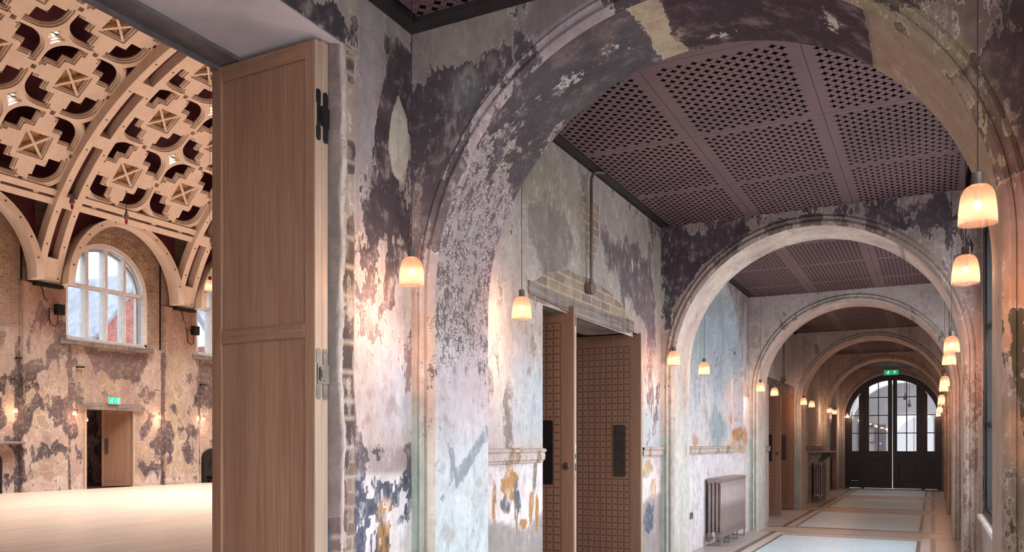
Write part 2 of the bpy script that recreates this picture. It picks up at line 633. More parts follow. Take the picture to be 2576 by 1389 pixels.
def make_brickwork(name, c1, c2, mortar):
    t = NT(name)
    q = t.xyz(t.pos())
    bt = t.n('ShaderNodeTexBrick')
    t.put(bt.inputs['Vector'], t.vec(t.math('ADD', q[0], q[1]), q[2]))
    bt.inputs['Color1'].default_value = lin4(c1)
    bt.inputs['Color2'].default_value = lin4(c2)
    bt.inputs['Mortar'].default_value = lin4(mortar)
    bt.inputs['Scale'].default_value = 1.0
    bt.inputs['Mortar Size'].default_value = 0.01
    bt.inputs['Brick Width'].default_value = 0.235
    bt.inputs['Row Height'].default_value = 0.08
    n = t.noise(t.pos(), 2.5, 4)
    col = t.mix(t.math('MULTIPLY', t.step(n, 0.4, 0.7), 0.4), bt.outputs['Color'], lin4(tuple(v * 0.72 for v in c2)))
    return t.surface(t.bsdf(col, 0.85, 0.0, t.bump(t.math('ADD', t.math('MULTIPLY', bt.outputs['Fac'], -1), t.math('MULTIPLY', n, 0.4)), 0.5, 0.01), 0.2))


def make_glass(name, tint=(1, 1, 1), gloss=0.06):
    t = NT(name)
    tr = t.n('ShaderNodeBsdfTransparent')
    tr.inputs[0].default_value = tuple(tint) + (1,)
    g = t.n('ShaderNodeBsdfGlossy')
    g.inputs['Roughness'].default_value = 0.02
    ms = t.n('ShaderNodeMixShader')
    ms.inputs[0].default_value = gloss
    t.put(ms.inputs[1], tr.outputs[0])
    t.put(ms.inputs[2], g.outputs[0])
    return t.surface(ms.outputs[0])


def make_shade():
    """Frosted glass, clear enough to let the bulb's light out, peach towards the neck."""
    t = NT('frosted_glass')
    z = t.xyz(t.pos())[2]
    k = t.step(z, 0.02, 0.15)
    nz = t.noise(t.pos(), 60.0, 3)
    tint = t.mix(k, SHADE_LO, SHADE_HI)
    tint = t.mix(t.math('MULTIPLY', t.step(nz, 0.5, 0.7), 0.15), tint, SHADE_LO)
    tl = t.n('ShaderNodeBsdfTranslucent')
    t.put(tl.inputs[0], tint)
    tr = t.n('ShaderNodeBsdfTransparent')
    tr.inputs[0].default_value = (1.0, 0.93, 0.86, 1)
    df = t.n('ShaderNodeBsdfDiffuse')
    t.put(df.inputs[0], tint)
    m1 = t.n('ShaderNodeMixShader')
    m1.inputs[0].default_value = 0.3
    t.put(m1.inputs[1], tl.outputs[0])
    t.put(m1.inputs[2], df.outputs[0])
    m2 = t.n('ShaderNodeMixShader')
    m2.inputs[0].default_value = 0.42
    t.put(m2.inputs[1], m1.outputs[0])
    t.put(m2.inputs[2], tr.outputs[0])
    return t.surface(m2.outputs[0])


def make_bulb():
    t = NT('bulb_glow')
    lw = t.n('ShaderNodeLayerWeight')
    lw.inputs['Blend'].default_value = 0.5
    k = t.math('POWER', t.math('SUBTRACT', 1.0, lw.outputs['Facing']), 2.5)
    e = t.n('ShaderNodeEmission')
    e.inputs[0].default_value = lin4((255, 214, 160))
    t.put(e.inputs[1], t.math('MULTIPLY', k, BULB_E))
    return t.surface(e.outputs[0])


M = {}
M['plaster'] = make_plaster()
M['oak'] = make_wood('oak', (146, 106, 84), (172, 130, 104))
M['oak_rail'] = make_wood('oak_rail', (142, 104, 82), (168, 126, 100), (2.2, 90, 90))
M['oak_pale'] = make_wood('oak_edge', (166, 142, 122), (186, 162, 142))
M['timber'] = make_wood('grey_timber', (96, 82, 78), (150, 136, 128), (8, 1.5, 26), 0.8)
M['ply'] = make_wood('pale_ply', (232, 212, 196), (242, 224, 208), (3, 3, 3), 0.6)
M['ply_dark'] = simple('ochre_board', (176, 134, 92), 0.7)
M['board'] = make_ceiling_panel()
M['mosaic'] = make_mosaic()
M['parquet'] = make_parquet()
M['void'] = simple('dark_void', (26, 18, 22), 0.9, 0, 0.2)
M['dark_gap_trim'] = simple('dark_gap_trim', (40, 34, 36), 0.6, 0, 0.15)
M['maroon'] = simple('maroon_board', (96, 42, 54), 0.7, 0, 0.15, 1.5)
M['soffit'] = simple('painted_soffit', (214, 200, 202), 0.75, 0, 0.05, 3)
M['steel'] = simple('grey_steel', (112, 104, 106), 0.5, 0.2, 0.08)
M['rad'] = simple('radiator_paint', (150, 135, 131), 0.38, 0.25, 0.05)
M['chrome'] = simple('chrome', (200, 198, 196), 0.2, 1.0, 0.05)
M['bronze'] = simple('bronze', (98, 88, 78), 0.38, 0.8, 0.1)
M['black'] = simple('black_metal', (30, 27, 27), 0.45, 0.4, 0.1)
M['dark_paint'] = simple('aubergine_paint', (30, 20, 25), 0.4, 0.0, 0.06)
M['cord'] = simple('dark_cord', (46, 38, 38), 0.7)
M['conduit'] = simple('conduit', (110, 98, 92), 0.5, 0.4, 0.12)
M['copper'] = simple('copper_pipe', (180, 136, 110), 0.3, 0.8, 0.1)
M['white_frame'] = simple('white_frame', (222, 216, 212), 0.5, 0, 0.04)
M['stone'] = simple('marble', (214, 208, 204), 0.35, 0, 0.08, 14)
M['mantel'] = simple('grey_marble', (120, 110, 104), 0.45, 0, 0.2, 10)
M['plain'] = simple('hall_plaster', (186, 160, 148), 0.85, 0, 0.12, 2)
M['foyer'] = simple('foyer_paint', (206, 204, 206), 0.8, 0, 0.04, 2)
M['ground'] = simple('bounce_ground', (170, 168, 164), 0.9, 0, 0.1, 1)
M['red'] = simple('red_glass', (190, 40, 36), 0.35)
M['redbrick'] = make_brickwork('red_brick', (196, 104, 92), (168, 84, 76), (206, 190, 180))
M['stock'] = make_brickwork('stock_brick', (180, 152, 126), (144, 116, 98), (186, 168, 150))
M['lead'] = simple('lead_roof', (150, 156, 166), 0.7, 0, 0.1, 2)
M['glass'] = make_glass('window_glass')
M['glass_grey'] = make_glass('grey_glass', (0.77, 0.775, 0.78), 0.04)  # tint added to dim the sky seen through the hall windows
M['shade'] = make_shade()
M['bulb'] = make_bulb()
M['spot'] = emitter('spot_glow', (255, 240, 214), 7.0)
M['sign'] = emitter('sign_green', (30, 150, 104), 0.9)
M['sign_lit'] = emitter('sign_green_bright', (40, 205, 150), 1.3)
M['sign_white'] = emitter('sign_white', (235, 255, 245), 1.2)
M['blue'] = emitter('blue_pilot', (70, 140, 255), 2.0)


# ------------------------------------------------------------------ painted plaster surfaces
class Paint:
    """Paint coats laid over a set of wall vertices. u, v: coordinates along and up the wall in metres."""

    def __init__(self, xyz, u, v, under, over, mask=-0.7, seed=1, warp=0.10):
        n = len(u)
        self.n = n
        self.xyz = np.asarray(xyz, float)
        self.u, self.v = np.asarray(u, float), np.asarray(v, float)
        self.wu = self.u + warp * 2 * fbm(self.xyz * 2.6, seed + 5, 4)
        self.wv = self.v + warp * 2 * fbm(self.xyz * 2.6, seed + 9, 4)
        self.seed = seed
        self.under = np.tile(np.array(lin(under)), (n, 1))
        self.over = np.tile(np.array(lin(over)), (n, 1))
        self.mask = np.full(n, float(mask))
        self.speck = np.full(n, -0.6)
        self.brick = np.full(n, -0.6)
        self.flake = np.full(n, 0.10)
        self.bricka = np.full(n, 0.9)

    def _mixin(self, arr, rgb, a):
        a = np.clip(a, 0, 1)[:, None]
        arr[:] = arr * (1 - a) + np.array(lin(rgb)) * a

    def drift(self, rgb, scale, amount, seed, ch='under', vs=0.6, lo=-0.02, hi=0.16):
        q = self.xyz * np.array([scale, scale, scale * vs])
        f = fbm(q, self.seed + seed, 4)
        self._mixin(getattr(self, ch), rgb, np.clip((f - lo) / (hi - lo), 0, 1) * amount)
        return self

    def wash(self, rgb, u0, v0, ru, rv, a=1.0, ch='under'):
        r = np.sqrt(((self.wu - u0) / ru) ** 2 + ((self.wv - v0) / rv) ** 2)
        self._mixin(getattr(self, ch), rgb, a * np.clip((1.15 - r) / 0.5, 0, 1))
        return self

    def zone(self, rgb, v0, v1, a=1.0, ch='under', soft=0.12, axis='v'):
        w = self.wv if axis == 'v' else self.wu
        k = np.clip((w - v0) / soft + 0.5, 0, 1) * np.clip((v1 - w) / soft + 0.5, 0, 1)
        self._mixin(getattr(self, ch), rgb, a * k)
        return self

    def blob(self, ch, u0, v0, ru, rv, val=0.9):
        r = np.sqrt(((self.wu - u0) / ru) ** 2 + ((self.wv - v0) / rv) ** 2)
        f = val - (1 - np.clip((1 - r) * 1.15, -1, 1)) * max(val, 0.45)
        a = getattr(self, ch)
        a[:] = np.maximum(a, f)
        return self

    def cut(self, ch, u0, v0, ru, rv, val=0.9):
        r = np.sqrt(((self.wu - u0) / ru) ** 2 + ((self.wv - v0) / rv) ** 2)
        f = -np.clip((1 - r) * 1.6, -1, 1) * val
        a = getattr(self, ch)
        a[:] = np.minimum(a, f)
        return self

    def sdf(self, pts, warp=1.0):
        px, py = self.u + (self.wu - self.u) * warp, self.v + (self.wv - self.v) * warp
        d = np.full(self.n, 1e9)
        ins = np.zeros(self.n, bool)
        for (ax, ay), (bx, by) in zip(pts, pts[1:] + pts[:1]):
            ex, ey = bx - ax, by - ay
            t = np.clip(((px - ax) * ex + (py - ay) * ey) / (ex * ex + ey * ey + 1e-12), 0, 1)
            d = np.minimum(d, (px - ax - t * ex) ** 2 + (py - ay - t * ey) ** 2)
            c = ((ay > py) != (by > py)) & (px < (bx - ax) * (py - ay) / (by - ay + 1e-12) + ax)
            ins ^= c
        d = np.sqrt(d)
        return np.where(ins, d, -d)

    def poly(self, ch, pts, val=0.95, soft=0.08, cut=False, warp=0.4):
        t = np.clip(self.sdf(pts, warp) / soft, -1, 1)
        a = getattr(self, ch)
        a[:] = np.minimum(a, -val * t) if cut else np.maximum(a, val - (1 - t) * max(val, 0.6))
        return self

    def polywash(self, rgb, pts, a=1.0, soft=0.05, ch='under', warp=0.4):
        self._mixin(getattr(self, ch), rgb, a * np.clip(self.sdf(pts, warp) / soft + 0.5, 0, 1))
        return self

    def band(self, ch, v0, v1, val, soft=0.15, axis='v'):
        w = self.wv if axis == 'v' else self.wu
        f = np.clip(np.minimum(w - v0, v1 - w) / soft, -1, 1) * val
        a = getattr(self, ch)
        a[:] = np.maximum(a, f)
        return self


def apply_paint(ob, paints):
    me = ob.data
    for ch in ('under', 'over'):
        at = me.attributes.new(ch, 'FLOAT_COLOR', 'POINT')
        arr = np.concatenate([getattr(p, ch) for p in paints])
        at.data.foreach_set('color', np.hstack([arr, np.ones((len(arr), 1))]).astype(np.float32).ravel())
    for ch in ('mask', 'speck', 'brick', 'flake', 'bricka'):
        at = me.attributes.new(ch, 'FLOAT', 'POINT')
        at.data.foreach_set('value', np.concatenate([getattr(p, ch) for p in paints]).astype(np.float32))


def raw_mesh(name, v, f, mat, smooth=True, parent=None):
    me = bpy.data.meshes.new(name)
    me.from_pydata([tuple(p) for p in v], [], [tuple(int(i) for i in q) for q in f])
    me.materials.append(mat)
    if smooth:
        me.polygons.foreach_set('use_smooth', [True] * len(me.polygons))
        me.set_sharp_from_angle(angle=math.radians(35))
    o = bpy.data.objects.new(name, me)
    C.objects.link(o)
    if parent:
        o.parent = parent
    return o


def span(points, step):
    out = []
    for a, b in zip(points, points[1:]):
        n = max(1, int(math.ceil(abs(b - a) / step)))
        out += [a + (b - a) * k / n for k in range(n)]
    return out + [points[-1]]


def grid(us, vs, holes=()):
    """index grid with rectangular holes; returns (U, V, faces)"""
    U, V = np.meshgrid(us, vs, indexing='ij')
    nu, nv = len(us), len(vs)
    fs = []
    for i in range(nu - 1):
        uc = (us[i] + us[i + 1]) / 2
        for j in range(nv - 1):
            vc = (vs[j] + vs[j + 1]) / 2
            if any(a < uc < b and c < vc < d for a, b, c, d in holes):
                continue
            fs.append((i * nv + j, (i + 1) * nv + j, (i + 1) * nv + j + 1, i * nv + j + 1))
    return U.ravel(), V.ravel(), fs


# ------------------------------------------------------------------ left wall of the corridor
MAUVE, ROSE, PALE, BLUE = (148, 134, 132), (196, 170, 164), (208, 200, 198), (176, 196, 202)
CHAR, DARKM, OLIVE, TEAL = (58, 54, 60), (84, 68, 74), (140, 134, 116), (142, 168, 160)
OCHRE, SLATE, WHITE, TAN = (172, 128, 76), (84, 96, 112), (222, 218, 220), (176, 152, 128)


def left_wall():
    v_all, f_all, paints = [], [], []

    def push(v, f, p):
        n = len(v_all)
        v_all.extend(v)
        f_all.extend([tuple(i + n for i in q) for q in f])
        paints.append(p)

    # --- beside the hall doorway: rough jamb and the strip up to the first arch
    path = [(-2.80, 3.268), (-2.762, 3.27), (-2.735, 3.285), (-2.712, 3.31), (-2.696, 3.345), (-2.690, 3.40), (WL, 3.44), (WL, 3.915)]
    us = [0.0]
    for a, b in zip(path, path[1:]):
        us.append(us[-1] + math.hypot(b[0] - a[0], b[1] - a[1]))
    uu = span(us, 0.016)
    vv = span([0.0, 3.48, CEIL], 0.022)
    U, V, F = grid(uu, vv)
    X = np.interp(U, us, [p[0] for p in path])
    Y = np.interp(U, us, [p[1] for p in path])
    rough = fbm(np.stack([X * 9, Y * 9, V * 7], 1), 3, 4)
    edge = np.clip((3.43 - Y) / 0.10, 0, 1) * np.clip((Y - 3.272) / 0.02, 0, 1)
    X = X + 0.05 * rough * edge
    Y = Y + 0.05 * np.clip(rough, -0.3, 0.3) * edge
    xyz = np.stack([X, Y, V], 1)
    p = Paint(xyz, Y, V, (190, 164, 156), (146, 122, 120), -0.10, 11, 0.05)
    p.drift((178, 166, 160), 2.2, 0.7, 1).drift((210, 196, 190), 3.5, 0.6, 2).drift(BLUE, 2.6, 0.35, 3)
    p.zone((150, 138, 138), 2.55, 4.0, 0.85, soft=0.5)
    p.zone((208, 194, 186), 1.40, 2.05, 0.6, soft=0.3)
    p.wash((214, 204, 206), 3.72, 1.72, 0.16, 0.32, 0.8)
    p.wash((206, 214, 222), 3.86, 1.72, 0.12, 0.25, 0.6)
    p.poly('mask', [(3.45, 3.58), (3.94, 3.78), (3.94, 2.62), (3.74, 2.46), (3.62, 2.58), (3.52, 2.52), (3.47, 2.6)], 0.62, 0.3)
    p._mixin(p.over, (66, 56, 62), np.clip((p.wv - 2.15) / 0.3, 0, 1))
    p.drift((96, 84, 88), 4.0, 0.6, 7, 'over')
    p.blob('mask', 3.70, 2.36, 0.05, 0.20, 0.6).blob('mask', 3.80, 2.42, 0.05, 0.16, 0.6)
    p.poly('mask', [(3.63, 2.33), (3.78, 2.38), (3.80, 2.20), (3.72, 2.11), (3.65, 2.18)], 0.5, 0.08)
    p.wash((112, 92, 92), 3.71, 2.23, 0.12, 0.16, 0.9, 'over')
    egg = [(3.788, 3.396), (3.875, 3.292), (3.90, 3.115), (3.83, 2.90), (3.73, 2.94), (3.69, 3.071), (3.72, 3.259)]
    p.poly('mask', egg, 0.95, 0.03, cut=True, warp=0.15)
    p.polywash((206, 198, 180), egg, 1.0, 0.02, warp=0.15)
    p.polywash((166, 156, 158), [(3.44, 3.9), (3.66, 3.9), (3.66, 3.48), (3.60, 3.30), (3.52, 2.98), (3.44, 2.98)], 0.9)
    p.poly('mask', [(3.44, 3.9), (3.66, 3.9), (3.66, 3.48), (3.60, 3.30), (3.52, 2.98), (3.44, 2.98)], 0.8, 0.06, cut=True)
    p.poly('mask', [(3.70, 3.9), (3.92, 3.9), (3.92, 3.68), (3.78, 3.72)], 0.8, 0.06, cut=True)
    p.wash((172, 160, 156), 3.84, 3.80, 0.2, 0.1, 0.8)
    p.blob('speck', 3.55, 2.75, 0.14, 0.45, 0.75).blob('speck', 3.86, 2.62, 0.06, 0.35, 0.6).blob('speck', 3.9, 2.05, 0.04, 0.28, 0.5)
    p.blob('mask', 3.60, 2.0, 0.22, 0.42, 0.05).blob('mask', 3.86, 1.75, 0.08, 0.3, 0.05)
    p.poly('mask', [(3.50, 1.95), (3.60, 2.0), (3.90, 1.6), (3.90, 1.42), (3.62, 1.42), (3.52, 1.6)], 0.55, 0.1, cut=True)
    p._mixin(p.over, (98, 87, 86), (V < 1.44) * (V > 1.24) * 1.0)
    # stripped band where the dado rail was
    p.polywash((164, 150, 148), [(3.42, 1.40), (3.93, 1.40), (3.93, 1.25), (3.42, 1.26)], 0.9, 0.02, warp=0.25)
    p.poly('mask', [(3.43, 1.402), (3.915, 1.402), (3.915, 1.375), (3.43, 1.37)], 0.55, 0.03, warp=0.2)
    for bu, bw in ((3.50, 0.05), (3.60, 0.035), (3.79, 0.04), (3.9, 0.02)):
        p.poly('mask', [(bu - bw, 1.375), (bu + bw, 1.375), (bu + bw, 1.30), (bu - bw, 1.31)], 0.34, 0.04, warp=0.15)
    # dado: white lime with old blue and ochre below
    p.zone((226, 218, 218), -0.1, 1.25, 0.9, soft=0.05)
    flakes = [(3.47, 1.10), (3.55, 1.14), (3.62, 1.215), (3.72, 1.19), (3.91, 1.24), (3.91, 1.12), (3.80, 1.09), (3.735, 1.08), (3.77, 0.80), (3.80, 0.3), (3.50, 0.3), (3.52, 0.83)]
    p.poly('mask', flakes, 0.62, 0.10)
    sel = p.v < 1.26
    p._mixin(p.over, SLATE, sel * 1.0)
    f_ = fbm(p.xyz * np.array([9, 9, 5]), 88, 3)
    p._mixin(p.over, (84, 90, 104), sel * 1.0)
    mid = np.abs(Y - 3.665) - 0.045 - 0.16 * f_ - 0.05 * np.clip(0.95 - V, 0, 1)
    p._mixin(p.over, (166, 122, 68), sel * np.clip(-mid / 0.008, 0, 1) * np.clip((1.13 - V) / 0.03, 0, 1))
    f2_ = fbm(p.xyz * np.array([22, 22, 14]), 89, 3)
    p.mask[:] = np.where(sel & (f2_ > 0.10), -0.5, p.mask)
    p._mixin(p.over, (58, 62, 74), sel * np.clip((-f2_ - 0.08) / 0.04, 0, 1) * 0.8)
    p.wash((232, 232, 236), 3.83, 1.0, 0.05, 0.14, 1.0)
    # broken brick edge of the doorway: grey return, ragged pale plaster, bare brick, pale strip
    wav = fbm(np.stack([Y * 0, Y * 0 + 3, V * 2.2], 1), 41, 3)
    yw = Y + 0.035 * wav
    k = np.clip((3.405 - Y) / 0.012, 0, 1) * np.clip((Y - 3.272) / 0.012, 0, 1)
    p._mixin(p.under, (202, 188, 178), k)
    p._mixin(p.under, (122, 106, 100), np.clip((3.316 - yw) / 0.010, 0, 1))
    p.mask[:] = np.where(k > 0.2, -0.9, p.mask)
    p.mask[yw < 3.31] = -0.75
    chunk = fbm(np.stack([Y * 6, Y * 0, V * 6.5], 1), 43, 2)
    course = np.abs(((V / 0.078) % 1.0) - 0.5)
    inb = np.minimum(np.clip((3.400 - yw) / 0.02, -1, 1), np.clip((yw - 3.333) / 0.02, -1, 1))
    amount = np.clip(1.15 - V * 0.26, 0.1, 0.8)
    field = np.minimum(inb, np.clip((amount * 0.28 - 0.06 - chunk) * 8, -1, 1))
    p.mask[:] = np.where(k > 0.2, np.maximum(p.mask, 0.6 * field), p.mask)
    p._mixin(p.over, (112, 92, 84), k)
    p._mixin(p.over, (84, 72, 70), k * (chunk < -0.05))
    p._mixin(p.over, (176, 158, 140), k * (course > 0.42))
    p._mixin(p.under, (166, 146, 128), (inb > 0) * 0.9)
    p.brick[:] = np.where(k > 0.2, np.maximum(p.brick, 0.4 * inb + 0.4 * chunk), p.brick)
    p.bricka[:] = np.where(k > 0.2, 0.8, p.bricka)
    low = (Y < 3.31) & (V < 1.05)
    p.mask[low] = np.maximum(p.mask[low], 0.25)
    push(xyz, F, p)

    # --- wall above the hall doorway
    U, V, F = grid(span([0.90, 3.437], 0.03), span([3.48, CEIL], 0.025))
    xyz = np.stack([np.full(len(U), WL + 0.003), U, V], 1)
    p = Paint(xyz, U, V, (170, 160, 152), CHAR, -0.3, 17, 0.06)
    p.drift((150, 140, 128), 3, 0.8, 1).blob('mask', 3.1, 3.55, 0.5, 0.1, 0.5)
    push(xyz, F, p)

    # --- strips of wall before the doorway and behind the camera
    for (a, b) in ((-0.96, 0.90), (-5.2, -0.96)):
        U, V, F = grid(span([a, b], 0.08), span([0, CEIL], 0.08))
        xyz = np.stack([np.full(len(U), WL), U, V], 1)
        p = Paint(xyz, U, V, ROSE, MAUVE, -0.3, 19)
        push(xyz, F, p)

    # --- first bay: door opening from 5.70 to 8.06
    step = 0.028
    U, V, F = grid(span([4.40, 5.70, 7.83, 8.06, 8.85], step), span([0, 2.50, 2.55, CEIL], step), [(5.70, 8.06, 0, 2.50), (7.83, 8.06, 2.49, 2.56)])
    xyz = np.stack([np.full(len(U), WL), U, V], 1)
    p = Paint(xyz, U, V, (176, 160, 154), MAUVE, -0.22, 23, 0.12)
    p.drift((188, 178, 168), 1.6, 0.7, 1).drift((160, 142, 142), 2.6, 0.55, 2).drift((206, 196, 194), 3.2, 0.5, 3)
    p.zone((158, 150, 142), 2.75, 4.0, 0.75, soft=0.5)
    p.wash((150, 146, 128), 5.6, 3.45, 0.7, 0.25, 0.8).wash((140, 134, 112), 6.6, 3.3, 0.25, 0.35, 0.9)
    p.zone((204, 194, 192), 1.30, 2.1, 0.75, soft=0.5)
    p.wash((182, 192, 198), 5.4, 1.75, 0.5, 0.35, 0.75).wash((204, 192, 182), 4.95, 2.05, 0.35, 0.5, 0.7)
    p.wash((176, 194, 200), 8.5, 1.55, 0.5, 0.4, 0.7)
    # grey trowelled patch, mauve remnants of the old coat
    p._mixin(p.over, (134, 124, 116), (U < 6.5) * 1.0)
    p._mixin(p.over, (110, 97, 101), (U >= 6.5) * 1.0)
    p.poly('mask', [(5.35, 3.20), (6.05, 3.35), (6.35, 3.1), (6.1, 2.72), (5.8, 2.60), (5.62, 2.72)], 0.5, 0.15)
    p.poly('mask', [(6.9, 3.36), (7.7, 3.58), (8.1, 3.5), (8.6, 3.28), (8.7, 2.9), (8.3, 2.5), (7.95, 2.62), (7.5, 2.86), (7.1, 3.0)], 0.36, 0.22)
    p.drift((94, 84, 88), 2.2, 0.7, 5, 'over')
    p.blob('mask', 8.45, 2.55, 0.25, 0.5, 0.28).blob('mask', 8.4, 2.0, 0.15, 0.35, 0.2)
    p.blob('speck', 5.0, 3.0, 0.3, 0.6, 0.45).blob('speck', 5.35, 2.75, 0.25, 0.3, 0.35).blob('speck', 8.3, 1.7, 0.4, 0.3, 0.3)
    # relieving arch of brick over the lintel, chased brick at the conduit
    p.poly('brick', [(5.40, 2.62), (5.66, 2.74), (6.12, 2.88), (6.8, 2.93), (7.45, 2.80), (7.80, 2.66), (7.80, 2.50), (5.42, 2.5)], 1.0, 0.05, warp=0.25)
    p.poly('brick', [(6.40, 3.60), (6.95, 3.66), (6.95, 3.2), (6.75, 2.93), (6.55, 2.93), (6.5, 3.3)], 0.62, 0.10, warp=0.6)
    p.blob('flake', 7.9, 3.2, 0.9, 0.4, 0.36).blob('flake', 8.5, 2.3, 0.3, 0.8, 0.36)
    # dado
    p.zone((226, 216, 214), 0.85, 1.28, 0.95, soft=0.03)
    p.zone((158, 150, 148), -0.1, 0.82, 0.85, soft=0.08)
    sel = V < 1.27
    p._mixin(p.over, OCHRE, sel * 1.0)
    p.mask[sel] = -0.7
    for (a, b, ru, rv, col) in ((5.14, 1.17, 0.13, 0.09, OCHRE), (5.24, 1.05, 0.05, 0.10, SLATE), (5.06, 1.02, 0.05, 0.06, SLATE), (4.93, 1.0, 0.035, 0.22, OCHRE), (5.50, 0.98, 0.045, 0.10, OCHRE),
                                (5.30, 0.88, 0.06, 0.03, OCHRE), (5.55, 1.16, 0.05, 0.1, (124, 112, 108)), (5.2, 0.92, 0.02, 0.16, (124, 108, 104)), (5.6, 0.9, 0.03, 0.14, OCHRE), (8.3, 1.17, 0.2, 0.08, (192, 160, 120)), (8.35, 0.62, 0.18, 0.16, SLATE), (8.5, 0.95, 0.1, 0.1, (196, 170, 140))):
        p.blob('mask', a, b, ru, rv, 0.62)
        p.wash(col, a, b, ru * 1.3, rv * 1.3, 1.0, 'over')
    push(xyz, F, p)

    # --- second bay: shallow arched recess, blue limewash
    step = 0.034
    U, V, F = grid(span([9.35, 13.72], step), span([0, CEIL], step))
    cu, cz, rr = 11.55, 2.18, 1.66
    sd = np.where(V > cz, rr - np.hypot(U - cu, V - cz), rr - np.abs(U - cu))
    dep = 0.15 * np.clip(sd / 0.05, 0, 1)
    xyz = np.stack([WL - dep, U, V], 1)
    p = Paint(xyz, U, V, (210, 202, 204), (176, 186, 192), -0.28, 31, 0.14)
    p.drift((220, 214, 214), 2.0, 0.7, 1).drift((196, 204, 208), 2.4, 0.6, 2).drift((196, 176, 174), 2.6, 0.4, 3)
    p._mixin(p.under, (146, 130, 132), np.clip(-sd / 0.05 + 0.3, 0, 1) * (V > 2.2) * 0.9)
    p._mixin(p.under, (176, 186, 190), np.clip((V - 2.3) / 0.7, 0, 1) * (sd > 0) * 0.75)
    p.blob('mask', 11.9, 2.95, 1.6, 0.75, 0.5)
    p._mixin(p.over, (164, 178, 188), 0.8 * np.ones(len(U)))
    p.wash((156, 170, 166), 10.8, 2.7, 0.7, 0.6, 0.8, 'over')
    p.blob('speck', 12.2, 2.6, 0.5, 0.5, 0.42).blob('speck', 11.0, 2.2, 0.3, 0.4, 0.3).blob('speck', 13.0, 2.9, 0.3, 0.4, 0.35)
    for (a, b, ru, rv, col) in ((12.05, 1.66, 0.62, 0.30, (150, 164, 168)), (13.02, 1.80, 0.12, 0.12, (188, 136, 96)), (13.25, 1.55, 0.2, 0.16, (190, 140, 100)), (10.85, 1.50, 0.16, 0.08, (194, 146, 108)),
                                (9.9, 2.0, 0.2, 0.3, (136, 124, 136)), (9.95, 1.65, 0.14, 0.2, (136, 124, 136)), (13.1, 1.36, 0.3, 0.06, (196, 168, 140))):
        p.blob('mask', a, b, ru, rv, 0.66)
        p.wash(col, a, b, ru * 1.25, rv * 1.25, 1.0, 'over')
    p.zone((218, 210, 212), -0.1, 1.27, 0.85, soft=0.04)
    sel = V < 1.27
    p.mask[sel] = np.minimum(p.mask[sel], -0.5)
    p.flake[sel] = 0.27
    p._mixin(p.over, (150, 140, 146), sel * 1.0)
    p.blob('mask', 9.95, 0.7, 0.25, 0.5, 0.25)
    push(xyz, F, p)

    # --- third bay (door opening 15.47 to 18.42) and the two beyond
    U, V, F = grid(span([14.25, 15.47, 18.42, 18.60], 0.05), span([0, 2.52, CEIL], 0.05), [(15.47, 18.42, 0, 2.52)])
    xyz = np.stack([np.full(len(U), WL), U, V], 1)
    p = Paint(xyz, U, V, (216, 206, 202), (180, 184, 178), -0.5, 37, 0.15)
    p.drift((206, 200, 198), 1.8, 0.7, 1).drift((170, 182, 176), 2.0, 0.5, 2).zone((182, 176, 174), 2.8, 4, 0.5, soft=0.6)
    push(xyz, F, p)
    U, V, F = grid(span([19.1, 23.46], 0.07), span([0, CEIL], 0.07))
    xyz = np.stack([np.full(len(U), WL), U, V], 1)
    p = Paint(xyz, U, V, (218, 206, 200), (186, 170, 164), -0.5, 43, 0.15)
    p.drift((212, 202, 198), 1.8, 0.7, 1).drift((188, 180, 174), 2.0, 0.5, 2)
    push(xyz, F, p)
    U, V, F = grid(span([23.98, 25.2, 27.3, 28.4], 0.07), span([0, 2.6, CEIL], 0.07), [(25.2, 27.3, 0, 2.6)])
    xyz = np.stack([np.full(len(U), WL), U, V], 1)
    p = Paint(xyz, U, V, (204, 186, 176), (160, 138, 130), -0.4, 47, 0.15)
    push(xyz, F, p)
    o = raw_mesh('wall_left', v_all, f_all, M['plaster'])
    apply_paint(o, paints)
    tag(o, 'peeling plaster wall with door openings along the left of the corridor', 'wall', kind='structure')


left_wall()


# ------------------------------------------------------------------ arches across the corridor
PROFILE = [(0.0, 0.028), (0.012, 0.004), (0.030, -0.012), (0.048, -0.004), (0.054, 0.010), (0.066, -0.006), (0.082, -0.016), (0.098, -0.006), (0.106, 0.006), (0.118, 0.0)]


